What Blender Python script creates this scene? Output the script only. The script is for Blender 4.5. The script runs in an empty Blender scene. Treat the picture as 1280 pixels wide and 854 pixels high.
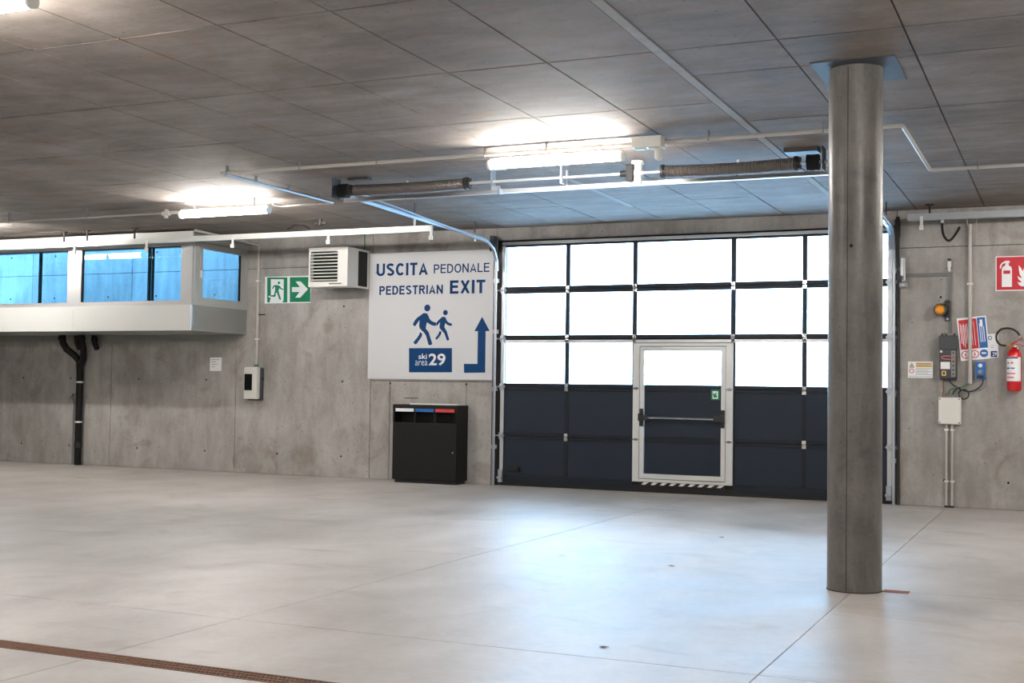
import bpy, bmesh, math, random
from mathutils import Vector, Matrix
random.seed(7)
R = math.radians
scene = bpy.context.scene
col = scene.collection

# ------------------------------------------------------------------ camera
cam_d = bpy.data.cameras.new('camera'); cam = bpy.data.objects.new('camera', cam_d); col.objects.link(cam)
cam_d.sensor_width = 36.0
cam_d.lens = 1558.28 / 1280 * 36.0
yaw, pit, rol = R(24.142), R(2.198), R(.817)
fw = Vector((-math.sin(yaw)*math.cos(pit), math.cos(yaw)*math.cos(pit), math.sin(pit)))
rt = Vector((math.cos(yaw), math.sin(yaw), 0)); up = rt.cross(fw)
rt2 = math.cos(rol)*rt + math.sin(rol)*up; up2 = -math.sin(rol)*rt + math.cos(rol)*up
m = Matrix((rt2, up2, -fw)).transposed().to_4x4(); m.translation = (0, 0, 1.5)
cam.matrix_world = m
cam_d.clip_end = 200
scene.camera = cam

# ------------------------------------------------------------------ world, light, exposure
w = bpy.data.worlds.new('world'); scene.world = w; w.use_nodes = True
bg = w.node_tree.nodes['Background']
bg.inputs[0].default_value = (.42, .70, 1, 1); bg.inputs[1].default_value = 12.5
LAMP = 86.0                      # emission of the tubes
LAMP_COL = (1, .95, .90, 1)
scene.view_settings.view_transform = 'Standard'; scene.view_settings.look = 'None'
scene.view_settings.gamma = 1; scene.view_settings.exposure = 1.12
def portal(loc, sx, sz, rx):
    d = bpy.data.lights.new('portal', 'AREA'); d.shape = 'RECTANGLE'; d.size = sx; d.size_y = sz
    d.cycles.is_portal = True
    o = bpy.data.objects.new('daylight_portal', d); col.objects.link(o); o.location = loc
    o.rotation_euler = (R(rx), 0, 0)
portal((-5.2, 17.95, 2.68), 6.0, 2.35, -90)
portal((-18, 19.3, 5.35), 17, 1.8, 0)      # over the light well behind the bay window

# ------------------------------------------------------------------ materials
def lin(v):
    v /= 255.0
    return v/12.92 if v <= .04045 else ((v+.055)/1.055)**2.4
def S(r, g, b): return (lin(r), lin(g), lin(b), 1)
MATS = {}
def mat(name, colr, rough=.5, metal=0, spec=.5, emit=None, es=0, var=0, coat=0):
    if name in MATS: return MATS[name]
    m = bpy.data.materials.new(name); m.use_nodes = True; nt = m.node_tree
    b = nt.nodes['Principled BSDF']
    b.inputs['Base Color'].default_value = colr; b.inputs['Roughness'].default_value = rough
    b.inputs['Metallic'].default_value = metal; b.inputs['Specular IOR Level'].default_value = spec
    b.inputs['Coat Weight'].default_value = coat
    if emit: b.inputs['Emission Color'].default_value = emit; b.inputs['Emission Strength'].default_value = es
    if var:
        g = nt.nodes.new('ShaderNodeNewGeometry'); n = nt.nodes.new('ShaderNodeTexNoise')
        n.inputs['Scale'].default_value = 9; n.inputs['Detail'].default_value = 5
        nt.links.new(g.outputs['Position'], n.inputs['Vector'])
        mp = nt.nodes.new('ShaderNodeMapRange'); mp.inputs[3].default_value = 1-var; mp.inputs[4].default_value = 1+var
        nt.links.new(n.outputs[0], mp.inputs[0])
        mx = nt.nodes.new('ShaderNodeMix'); mx.data_type = 'RGBA'; mx.blend_type = 'MULTIPLY'; mx.inputs[0].default_value = 1
        mx.inputs[6].default_value = colr; nt.links.new(mp.outputs[0], mx.inputs[7])
        nt.links.new(mx.outputs[2], b.inputs['Base Color'])
        mr = nt.nodes.new('ShaderNodeMapRange'); mr.inputs[3].default_value = max(.05, rough-.1); mr.inputs[4].default_value = min(1, rough+.1)
        nt.links.new(n.outputs[0], mr.inputs[0]); nt.links.new(mr.outputs[0], b.inputs['Roughness'])
    MATS[name] = m; return m

def concrete(name, dark, mid, light, scale=1.0, stretch=(1, 1, 1), rough=.8, bump=.15, stain=None, tone=.06, pit=.0, spec=.4, sp=None):
    """procedural concrete: large clouds, streaks along one axis, fine grain, small pits, each piece a little different in tone"""
    m = bpy.data.materials.new(name); m.use_nodes = True; nt = m.node_tree; L = nt.links.new
    b = nt.nodes['Principled BSDF']; N = nt.nodes.new
    g = N('ShaderNodeNewGeometry')
    def noise(sc, det, st=(1, 1, 1), dist=0, rgh=.55):
        mp = N('ShaderNodeMapping'); mp.inputs['Scale'].default_value = st
        L(g.outputs['Position'], mp.inputs['Vector'])
        n = N('ShaderNodeTexNoise'); n.inputs['Scale'].default_value = sc; n.inputs['Detail'].default_value = det
        n.inputs['Distortion'].default_value = dist; n.inputs['Roughness'].default_value = rgh
        L(mp.outputs[0], n.inputs['Vector']); return n.outputs[0]
    def mth(op, a, c, d=None):
        n = N('ShaderNodeMath'); n.operation = op
        for i, v in enumerate((a, c, d)):
            if v is None: continue
            if isinstance(v, (int, float)): n.inputs[i].default_value = v
            else: L(v, n.inputs[i])
        return n.outputs[0]
    big = noise(.9*scale, 6, (1, 1, 1), .6, .6); st = noise(2.6*scale, 5, stretch, .2, .6); fine = noise(28*scale, 6)
    v = mth('MULTIPLY_ADD', big, .5, mth('MULTIPLY_ADD', st, .42, mth('MULTIPLY', fine, .14)))
    r = N('ShaderNodeValToRGB'); e = r.color_ramp.elements
    e[0].position = .39; e[0].color = dark; e[1].position = .68; e[1].color = light
    x = e.new(.53); x.color = mid; L(v, r.inputs[0])
    c = r.outputs[0]
    def mixc(fac, a, bb, typ='MIX'):
        n = N('ShaderNodeMix'); n.data_type = 'RGBA'; n.blend_type = typ
        for i, q in ((0, fac), (6, a), (7, bb)):
            if isinstance(q, (int, float)): n.inputs[i].default_value = q
            elif isinstance(q, tuple): n.inputs[i].default_value = q
            else: L(q, n.inputs[i])
        return n.outputs[2]
    if stain:
        sn = noise(1.7*scale, 4, (1, 1.6, 1), 1.2)
        mr = N('ShaderNodeMapRange'); mr.inputs[1].default_value = .56; mr.inputs[2].default_value = .74; mr.inputs[4].default_value = .55
        L(sn, mr.inputs[0]); c = mixc(mr.outputs[0], c, stain)
    if pit:
        vo = N('ShaderNodeTexVoronoi'); vo.inputs['Scale'].default_value = 7*scale; vo.inputs['Randomness'].default_value = 1
        L(g.outputs['Position'], vo.inputs['Vector'])
        mr = N('ShaderNodeMapRange'); mr.inputs[1].default_value = .05; mr.inputs[2].default_value = .075; mr.inputs[3].default_value = pit; mr.inputs[4].default_value = 0
        L(vo.outputs['Distance'], mr.inputs[0]); c = mixc(mr.outputs[0], c, (dark[0]*.35, dark[1]*.35, dark[2]*.35, 1))
    oi = N('ShaderNodeObjectInfo'); mr = N('ShaderNodeMapRange'); mr.inputs[3].default_value = 1-tone; mr.inputs[4].default_value = 1+tone
    L(oi.outputs['Random'], mr.inputs[0]); c = mixc(1.0, c, mr.outputs[0], 'MULTIPLY')
    L(c, b.inputs['Base Color'])
    mr = N('ShaderNodeMapRange'); mr.inputs[1].default_value = .35; mr.inputs[2].default_value = .65
    mr.inputs[3].default_value = rough-.08; mr.inputs[4].default_value = rough+.08; L(v, mr.inputs[0]); L(mr.outputs[0], b.inputs['Roughness'])
    b.inputs['Specular IOR Level'].default_value = spec
    bp = N('ShaderNodeBump'); bp.inputs['Strength'].default_value = bump; bp.inputs['Distance'].default_value = .01
    L(mth('ADD', fine, mth('MULTIPLY', v, 1.2)), bp.inputs['Height']); L(bp.outputs[0], b.inputs['Normal'])
    MATS[name] = m; return m

concrete('wall_concrete', S(136,133,129), S(159,156,152), S(178,176,172), .9, (2.2, 1, .7), .85, .25, S(116,104,90), .04, .8)
concrete('ceiling_concrete', S(104,95,88), S(127,118,111), S(148,141,136), .8, (.8, 2.0, 1), .75, .12, S(136,108,84), .05, .6)
concrete('floor_concrete', S(170,165,160), S(194,189,184), S(211,207,203), .55, (1, .55, 1), .44, .06, S(164,154,142), .01, 0, .35)
concrete('pillar_concrete', S(88,86,83), S(112,109,105), S(134,131,127), 1.3, (2.5, 2.5, .5), .36, .1, S(74,72,69), 0, .5, .35)
concrete('outer_concrete', S(112,112,110), S(140,140,138), S(160,160,158), .9, (3, 1, .4), .85, .2, None, .05, .4)
mat('joint', S(34,30,27), .95)
mat('plywood_strip', S(152,152,150), .8, var=.25)
mat('trunking_grey', S(108,107,106), .5)
mat('pipe_black', S(14,14,14), .5, 0, .3)
mat('galv', S(176,182,188), .38, .8, var=.04)
mat('galv_plate', S(62,70,78), .6, .1, var=.25)
mat('alu', S(196,198,198), .35, .5)
mat('alu_white', S(214,216,213), .28, .15)
mat('grey_clad', S(150,153,150), .4, .2, var=.04)
mat('steel_dark', S(60,58,57), .5, .6, var=.2)
mat('spring_grey', S(104,98,94), .55, .5, var=.15)
mat('anthracite', S(34,44,56), .55, 0, .25)
mat('anthracite_frame', S(17,25,35), .5, 0, .3)
mat('rubber', S(18,18,19), .7)
mat('black', S(22,22,23), .45)
mat('black_gloss', S(12,12,14), .15)
mat('bin_black', S(20,20,20), .6, 0, .3)
mat('dark_hole', S(6,6,6), .9)
mat('white_paint', S(226,226,222), .4)
mat('white_plastic', S(222,222,216), .35)
mat('pvc', S(188,184,178), .45)
mat('grey_pvc', S(136,134,130), .5)
mat('sign_white', S(205,207,210), .55, spec=.3)
mat('print_blue', S(0,58,108), .6, spec=.2)
mat('print_blue2', S(30,100,170), .5)
mat('print_white', S(238,240,242), .5)
mat('print_red', S(196,36,48), .5)
mat('print_pink', S(222,120,120), .5)
mat('print_yellow', S(225,190,120), .5)
mat('print_grey', S(120,120,118), .5)
mat('print_black', S(26,26,28), .5)
mat('green', S(0,128,84), .5)
mat('green_cable', S(50,120,70), .5)
mat('bin_blue', S(20,96,170), .5)
mat('bin_red', S(198,60,60), .5)
mat('ext_red', S(200,16,28), .25, coat=.5)
mat('amber', S(240,150,10), .2, coat=.6)
mat('chrome', S(205,205,205), .2, .9)
mat('brass', S(190,150,80), .3, .8)
mat('rust', S(132,98,78), .85, 0, var=.3)
mat('rust_plate', S(150,92,64), .85, 0, var=.3)
mat('box_dark', S(62,64,68), .45)
mat('lime', S(190,200,190), .5)
mat('snow', S(235,238,242), .9)
mat('leaf', S(92,84,72), .9)
mat('lamp', (1, 1, 1, 1), .5, emit=LAMP_COL, es=LAMP)
def glass(name, tint, gl=.06, rough=.0):
    m = bpy.data.materials.new(name); m.use_nodes = True; nt = m.node_tree; nt.nodes.clear(); N = nt.nodes.new; L = nt.links.new
    o = N('ShaderNodeOutputMaterial'); mx = N('ShaderNodeMixShader'); t = N('ShaderNodeBsdfTransparent'); g = N('ShaderNodeBsdfGlossy')
    # Schlick reflectance, the same from both faces of the thin pane
    ge = N('ShaderNodeNewGeometry'); dt = N('ShaderNodeVectorMath'); dt.operation = 'DOT_PRODUCT'
    L(ge.outputs['Incoming'], dt.inputs[0]); L(ge.outputs['Normal'], dt.inputs[1])
    def mt(op, a, bb=None, c=None):
        n = N('ShaderNodeMath'); n.operation = op
        for i, v in enumerate((a, bb, c)):
            if v is None: continue
            if isinstance(v, (int, float)): n.inputs[i].default_value = v
            else: L(v, n.inputs[i])
        return n
    f = mt('MULTIPLY_ADD', mt('POWER', mt('SUBTRACT', 1.0, mt('ABSOLUTE', dt.outputs['Value']).outputs[0]).outputs[0], 5.0).outputs[0], .96, .04)
    t.inputs[0].default_value = tint; g.inputs['Roughness'].default_value = rough
    L(f.outputs[0], mx.inputs[0]); L(t.outputs[0], mx.inputs[1]); L(g.outputs[0], mx.inputs[2]); L(mx.outputs[0], o.inputs[0])
    MATS[name] = m
glass('glass', (.93, .95, .96, 1)); glass('blue_glass', (.55, .74, .84, 1))

# ------------------------------------------------------------------ mesh helpers
class MB:
    def __init__(s): s.bm = bmesh.new()
    def box(s, x0, x1, y0, y1, z0, z1, bev=0):
        r = bmesh.ops.create_cube(s.bm, size=1); vs = r['verts']
        for v in vs:
            v.co = Vector(((x0+x1)/2+v.co.x*(x1-x0), (y0+y1)/2+v.co.y*(y1-y0), (z0+z1)/2+v.co.z*(z1-z0)))
        if bev:
            es = list({e for v in vs for e in v.link_edges})
            bmesh.ops.bevel(s.bm, geom=es, offset=bev, segments=2, affect='EDGES', profile=.6)
        return s
    def cyl(s, p0, p1, r, n=16, r2=None):
        p0, p1 = Vector(p0), Vector(p1); d = p1-p0
        q = Vector((0, 0, 1)).rotation_difference(d).to_matrix().to_4x4(); q.translation = (p0+p1)/2
        bmesh.ops.create_cone(s.bm, cap_ends=True, segments=n, radius1=r, radius2=r if r2 is None else r2, depth=d.length, matrix=q)
        return s
    def sphere(s, c, r, n=12, sc=(1, 1, 1)):
        M = Matrix.Translation(c) @ Matrix.Diagonal((*sc, 1))
        bmesh.ops.create_uvsphere(s.bm, u_segments=n, v_segments=max(6, n//2), radius=r, matrix=M); return s
    def tube(s, pts, r, n=8):
        pts = [Vector(p) for p in pts]; rings = []; prev = None
        for i, p in enumerate(pts):
            t = (pts[min(i+1, len(pts)-1)]-pts[max(i-1, 0)]).normalized()
            if prev is None:
                a = Vector((0, 0, 1)) if abs(t.z) < .9 else Vector((1, 0, 0)); nn = t.cross(a).normalized()
            else: nn = (prev-t*prev.dot(t)).normalized()
            prev = nn; bb = t.cross(nn)
            rr = r[i] if isinstance(r, (list, tuple)) else r
            rings.append([s.bm.verts.new(p+(nn*math.cos(k*2*math.pi/n)+bb*math.sin(k*2*math.pi/n))*rr) for k in range(n)])
        for a, b in zip(rings, rings[1:]):
            for k in range(n): s.bm.faces.new((a[k], a[(k+1) % n], b[(k+1) % n], b[k]))
        s.bm.faces.new(rings[0][::-1]); s.bm.faces.new(rings[-1]); return s
    def strip(s, pts, w, t, up=(1, 0, 0)):
        """flat bar of width w (along up) and thickness t swept along pts"""
        pts = [Vector(p) for p in pts]; up = Vector(up); rings = []
        for i, p in enumerate(pts):
            d = (pts[min(i+1, len(pts)-1)]-pts[max(i-1, 0)]).normalized(); n = d.cross(up).normalized()
            rings.append([s.bm.verts.new(p+up*a*w/2+n*b*t/2) for a, b in ((-1, -1), (1, -1), (1, 1), (-1, 1))])
        for a, b in zip(rings, rings[1:]):
            for k in range(4): s.bm.faces.new((a[k], a[(k+1) % 4], b[(k+1) % 4], b[k]))
        s.bm.faces.new(rings[0][::-1]); s.bm.faces.new(rings[-1]); return s
    def poly(s, xz, y0, y1):
        """outline in a wall plane (x, z) given thickness from y0 (front) to y1"""
        vs = [s.bm.verts.new((x, y0, z)) for x, z in xz]; f = s.bm.faces.new(vs)
        r = bmesh.ops.extrude_face_region(s.bm, geom=[f])
        for v in [g for g in r['geom'] if isinstance(g, bmesh.types.BMVert)]: v.co.y = y1
        return s
    def lathe(s, prof, c, axis='z', n=24):
        rings = []
        for rr, h in prof:
            ring = []
            for k in range(n):
                a = 2*math.pi*k/n; u, v = rr*math.cos(a), rr*math.sin(a)
                p = {'z': (u, v, h), 'x': (h, u, v), 'y': (u, h, v)}[axis]
                ring.append(s.bm.verts.new(Vector(c)+Vector(p)))
            rings.append(ring)
        for a, b in zip(rings, rings[1:]):
            for k in range(n): s.bm.faces.new((a[k], a[(k+1) % n], b[(k+1) % n], b[k]))
        s.bm.faces.new(rings[0][::-1]); s.bm.faces.new(rings[-1]); return s
    def build(s, name, material, parent=None, smooth=False):
        bmesh.ops.recalc_face_normals(s.bm, faces=s.bm.faces)
        off = Vector((0, 0, 0)); p = parent
        while p is not None: off += p.location; p = p.parent
        for v in s.bm.verts: v.co -= off
        me = bpy.data.meshes.new(name); s.bm.to_mesh(me); s.bm.free()
        if smooth:
            me.polygons.foreach_set('use_smooth', [True]*len(me.polygons))
            try: me.set_sharp_from_angle(angle=R(40))
            except Exception: pass
        me.materials.append(MATS[material])
        o = bpy.data.objects.new(name, me); col.objects.link(o)
        if parent: o.parent = parent
        return o
def tag(o, label=None, cat=None, group=None, kind=None):
    if label: o['label'] = label
    if cat: o['category'] = cat
    if group: o['group'] = group
    if kind: o['kind'] = kind
    return o
def thing(name, loc, label, cat, group=None, kind=None):
    o = bpy.data.objects.new(name, None); o.empty_display_size = .1; col.objects.link(o); o.location = loc
    return tag(o, label, cat, group, kind)
def copy_tree(o, parent=None):
    c = o.copy(); col.objects.link(c); c.parent = parent
    for ch in [x for x in bpy.data.objects if x.parent == o]: copy_tree(ch, c)
    return c
def text(body, x0, x1, z0, z1, y, material, parent, name='lettering', bold=0.0, depth=.002):
    cu = bpy.data.curves.new('t', 'FONT'); cu.body = body; cu.size = 1; cu.offset = bold; cu.resolution_u = 3
    o = bpy.data.objects.new('t', cu); col.objects.link(o)
    dg = bpy.context.evaluated_depsgraph_get(); me = bpy.data.meshes.new_from_object(o.evaluated_get(dg))
    bpy.data.objects.remove(o); bpy.data.curves.remove(cu)
    bm = bmesh.new(); bm.from_mesh(me); bpy.data.meshes.remove(me)
    xs = [v.co.x for v in bm.verts]; ys = [v.co.y for v in bm.verts]
    a, b, c, d = min(xs), max(xs), min(ys), max(ys)
    for v in bm.verts:
        v.co = Vector((x0+(v.co.x-a)/(b-a)*(x1-x0), y, z0+(v.co.y-c)/(d-c)*(z1-z0)))
    r = bmesh.ops.extrude_face_region(bm, geom=list(bm.faces))
    for v in [g for g in r['geom'] if isinstance(g, bmesh.types.BMVert)]: v.co.y -= depth
    mb = MB(); mb.bm.free(); mb.bm = bm
    return mb.build(name, material, parent)
def smooth_path(pts, k=5):
    P = [Vector(p) for p in pts]; out = []
    for i in range(len(P)-1):
        a, b, c, d = P[max(i-1, 0)], P[i], P[i+1], P[min(i+2, len(P)-1)]
        for j in range(k):
            t = j/k; out.append(.5*((2*b)+(c-a)*t+(2*a-5*b+4*c-d)*t*t+(3*b-a-3*c+d)*t**3))
    return out+[P[-1]]
def arc(c, r, a0, a1, n=8): return [(c[0]+r*math.cos(R(a0+(a1-a0)*i/n)), c[1]+r*math.sin(R(a0+(a1-a0)*i/n))) for i in range(n+1)]
def sans(body, x0, x1, z0, z1, y, material, parent, wt=.16):
    """upright grotesque capitals drawn as flat strokes of even weight"""
    h = wt/2; T, B = 1-h, h
    def A(cx, cz, rx, rz, a0, a1, n=14): return [(cx+rx*math.cos(R(a0+(a1-a0)*i/n)), cz+rz*math.sin(R(a0+(a1-a0)*i/n))) for i in range(n+1)]
    M = .52+h*.1
    G = {'U': (.72, [[(h, 1), (h, .33)]+A(.36, .33, .36-h, .33-h, 180, 360)+[(.72-h, 1)]]),
         'S': (.67, [A(.335, .735, .335-h, .265-h, 25, 270)[:-1]+[(.335, .515)]+A(.335, .27, .335-h, .27-h, 70, -155)[1:]]),
         'C': (.73, [A(.38, .5, .38-h, .5-h, 42, 318, 24)]),
         'I': (wt, [[(h, 0), (h, 1)]]),
         'T': (.62, [[(0, T), (.62, T)], [(.31, 0), (.31, 1-wt)]]),
         'A': (.74, [[(h*.9, 0), (.37, 1-h*.6), (.74-h*.9, 0)], [(.17, .29), (.57, .29)]]),
         'P': (.65, [[(h, 0), (h, 1)], [(h, T), (.36, T)]+A(.36, .70, .29-h, .30-h, 90, -90)+[(h, .40+h)]]),
         'E': (.62, [[(h, 0), (h, 1)], [(h, T), (.61, T)], [(h, M), (.57, M)], [(h, B), (.62, B)]]),
         'L': (.57, [[(h, 1), (h, 0)], [(h, B), (.57, B)]]),
         'D': (.70, [[(h, 0), (h, 1)], [(h, T), (.32, T)]+A(.32, .5, .38-h, .5-h, 90, -90, 20)+[(h, B)]]),
         'O': (.78, [A(.39, .5, .39-h, .5-h, 0, 360, 32)]),
         'N': (.71, [[(h, 0), (h, 1)], [(.71-h, 0), (.71-h, 1)], [(h, 1-h*.7), (.71-h, h*.7)]]),
         'R': (.70, [[(h, 0), (h, 1)], [(h, T), (.38, T)]+A(.38, .72, .29-h, .28-h, 90, -90)+[(h, .44+h)], [(.38, .46), (.62, 0)]]),
         'X': (.68, [[(h, 0), (.68-h, 1)], [(h, 1), (.68-h, 0)]])}
    gap = .13; tot = sum(G[c][0] for c in body)+gap*(len(body)-1); sx = (x1-x0)/tot; sz = z1-z0; mb = MB(); cx = 0
    for c in body:
        for pl in G[c][1]:
            P = [Vector((x, z)) for x, z in pl]; L_, R_ = [], []
            for i, p in enumerate(P):
                d1 = (p-P[i-1]).normalized() if i else None; d2 = (P[i+1]-p).normalized() if i < len(P)-1 else None
                d = ((d1 or d2)+(d2 or d1)).normalized(); n = Vector((-d.y, d.x)); k = h/max(.45, n.dot(Vector((-(d1 or d2).y, (d1 or d2).x))))
                L_.append(p+n*k); R_.append(p-n*k)
            def v(q, yy): return mb.bm.verts.new((x0+(cx+q.x)*sx, yy, z0+max(0, min(1, q.y))*sz))
            f = [(v(a, y-.002), v(b, y-.002), v(b, y), v(a, y)) for a, b in zip(L_, R_)]
            for a, b in zip(f, f[1:]):
                for k in range(4): mb.bm.faces.new((a[k], a[(k+1) % 4], b[(k+1) % 4], b[k]))
            mb.bm.faces.new(f[0]); mb.bm.faces.new(f[-1][::-1])
        cx += G[c][0]+gap
    return mb.build('lettering', material, parent)
W = 17.75          # face of the back wall
CZ = 4.04          # underside of the ceiling

# ------------------------------------------------------------------ floor
fl = MB().box(-22, 7, -8, 18.1, -.2, -.02).build('floor', 'joint'); tag(fl, 'pale polished concrete garage floor with sawn joints', 'floor', kind='structure')
def slab(x0, x1, y0, y1):
    g = .004
    MB().box(x0+g, x1-g, y0+g, y1-g, -.02, 0).build('floor_slab', 'floor_concrete', fl)
GY0, GY1 = 5.315, 5.475                 # the drain runs between these
slab(-22, -4.9, 6.65, 18.1); slab(-4.9, -1.52, 6.65, 18.1)
slab(-1.52, 7, 9.95, 18.1); slab(-1.52, 7, 6.65, 9.95)
slab(-22, -4.9, GY1, 6.65); slab(-4.9, -1.52, GY1, 6.65); slab(-1.52, 7, GY1, 6.65)
slab(-22, -4.9, -8, GY0); slab(-4.9, 7, -8, GY0)

# ------------------------------------------------------------------ ceiling
ce = MB().box(-22, 7, -8, 18.1, CZ+.02, CZ+.3).build('ceiling', 'joint'); tag(ce, 'board-marked concrete ceiling of large cast panels', 'ceiling', kind='structure')
mesh_cache = {}
def ceil_panel(x0, x1, y0, y1):
    g = .006; dz = random.choice((0, 0, .001, .002)); key = (round(x1-x0, 3), round(y1-y0, 3), dz)
    if key not in mesh_cache:
        wx, wy = (x1-x0)/2-g, (y1-y0)/2-.009
        o = MB().box(-wx, wx, -wy, wy, -dz, .02).build('ceiling_panel', 'ceiling_concrete'); mesh_cache[key] = o.data
    else:
        o = bpy.data.objects.new('ceiling_panel', mesh_cache[key]); col.objects.link(o)
    o.location = ((x0+x1)/2, (y0+y1)/2, CZ); o.parent = ce
XL = [-2.85, -3.705, -4.565, -5.49, -6.39, -7.22, -8.085, -9.01, -9.88, -10.75, -11.63, -12.5, -13.38, -14.26, -15.14, -16.02, -16.9, -17.78, -18.66, -19.54, -20.42, -22]
YL = [-8, -5.26, -3.5, -1.73, .03, 1.8, 3.56, 5.33, 7.095, 8.855, 10.61, 12.36, 14.13, 15.92, 18.1]
for a, b in zip(XL, XL[1:]):
    for c, d in zip(YL, YL[1:]): ceil_panel(b, a, c, d)
XR = [-2.76, -1.915, -1.046, .73, 2.5, 4.3, 7]
YR = [-8, -5.26, -3.5, -1.73, .03, 1.8, 3.56, 5.33, 7.095, 8.855, 9.65, 11.45, 12.37, 14.13, 15.92, 18.1]
for a, b in zip(XR, XR[1:]):
    for c, d in zip(YR, YR[1:]): ceil_panel(a, b, c, d)
for y0, y1 in zip(YL, YL[1:]): MB().box(-2.845, -2.765, y0+.004, y1-.004, CZ-.006, CZ+.02).build('joint_strip', 'plywood_strip', ce)
MB().box(-5.53, -5.45, 13.6, 16.2, CZ-.008, CZ).build('joint_strip', 'plywood_strip', ce)

# ------------------------------------------------------------------ walls
wb = MB()
for b in ((-22, -20, 0, CZ), (-20, -13.2, 0, 2.32), (-13.2, -8.235, 0, CZ), (-8.235, -2.17, 3.83, CZ), (-2.17, 7, 0, CZ)):
    wb.box(b[0], b[1], W+.03, 18.1, b[2], b[3])
wall = wb.build('wall_back', 'joint'); tag(wall, 'fair-faced concrete back wall with formwork joints and tie holes', 'wall', kind='structure')
def wp(x0, x1, z0, z1, g=.005):
    MB().box(x0+g, x1-g, W, W+.03, z0+g, z1-g).build('wall_panel', 'wall_concrete', wall)
for a, b in ((-22, -20.7), (-20.7, -18.67), (-18.67, -15.94), (-15.94, -13.18)): wp(a, b, 0, 2.32)
for a, b in ((-13.18, -10.49),): wp(a, b, 0, 3.515); wp(a, b, 3.515, CZ)
wp(-10.49, -10.12, 0, 1.61); wp(-10.12, -8.735, 0, 1.61); wp(-8.735, -8.232, 0, 1.61); wp(-10.49, -8.232, 1.61, 3.515); wp(-10.49, -8.232, 3.515, CZ)
wp(-8.232, -2.17, 3.832, CZ)
for a, b in ((-2.17, .55), (.55, 3.27), (3.27, 7)): wp(a, b, 0, 3.515); wp(a, b, 3.515, CZ)
def tie(x, z):
    MB().cyl((x, W-.001, z), (x, W+.01, z), .016, 12, ).build('tie_hole', 'dark_hole', wall)
for x in (-18.07, -15.31, -13.81, -16.9): tie(x, 1.59); tie(x, .35)
for x, z in ((-11.03, 2.84), (-11.03, 1.59), (-12.3, .35), (-10.12, 1.57), (-8.74, 1.57), (-9.9, .5), (-1.6, 2.83), (-1.55, .36), (-.75, .36), (-11.03, .35)): tie(x, z)
def box_wall(name, *b, label): return tag(MB().box(*b).build(name, 'wall_concrete'), label, 'wall', kind='structure')
box_wall('wall_left', -22.3, -22, -8, 18.1, 0, CZ+.3, label='concrete side wall of the garage beyond the left of the view')
box_wall('wall_right', 7, 7.3, -8, 18.1, 0, CZ+.3, label='concrete side wall of the garage beyond the right of the view')
box_wall('wall_front', -22.3, 7.3, -8.3, -8, 0, CZ+.3, label='concrete wall of the garage behind the viewer')

# outside: snowy yard, added canopy and bank that limit the sky light, light well behind the bay window
tag(MB().box(-40, 40, 18.1, 80, -.3, -.02).build('ground', 'snow'), 'snow covered yard outside the garage door', 'ground', kind='structure')
tag(MB().box(-8.9, 8, 18.1, 26.8, 5.2, 5.4).build('trim_1', 'outer_concrete'), 'unseen concrete canopy added outside the door to cut off the high sky', 'canopy', kind='structure')  # added out of view, sized to keep high skylight off the floor by the door
tag(MB().box(-30, 8, 18.1, 18.4, 4.34, 5.4).build('trim_2', 'outer_concrete'), 'concrete parapet over the back wall outside', 'parapet', kind='structure')
rw = MB().box(-28, -9.5, 20.23, 20.6, -.2, 6.5).build('wall_outside', 'joint'); tag(rw, 'grey concrete retaining wall seen through the blue window', 'wall', kind='structure')
for i in range(7):
    x0 = -28.54+i*2.72
    for z0, z1 in ((0, 1.1), (1.1, 3.79), (3.79, 6.5)):
        MB().box(x0+.006, x0+2.714, 20.2, 20.23, z0+.005, z1-.005).build('wall_panel', 'outer_concrete', rw)
    for z in (3.3, 4.2):
        for dx in (.63, 2.1): MB().cyl((x0+dx, 20.195, z), (x0+dx, 20.21, z), .02, 10).build('tie_hole', 'dark_hole', rw)
tag(MB().box(-9.7, -9.5, 18.4, 20.2, -.2, 6.5).build('wall_outside_end', 'outer_concrete'), 'short concrete end wall of the light well outside', 'wall', kind='structure')

f = MB()  # added bank hides the low sky, leaving a narrow bright band under the canopy
vs = [f.bm.verts.new(p) for p in ((-70, 36, -.1), (60, 36, -.1), (60, 46, 10.2), (-70, 46, 10.2), (-70, 60, -.1), (60, 60, -.1))]
for q in ((0, 1, 2, 3), (3, 2, 5, 4), (0, 3, 4), (1, 5, 2), (0, 4, 5, 1)): f.bm.faces.new([vs[i] for i in q])
tag(f.build('sky_limit_bank', 'snow'), 'white snow bank added across the yard to hide the low sky', 'snow bank', kind='structure')

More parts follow.
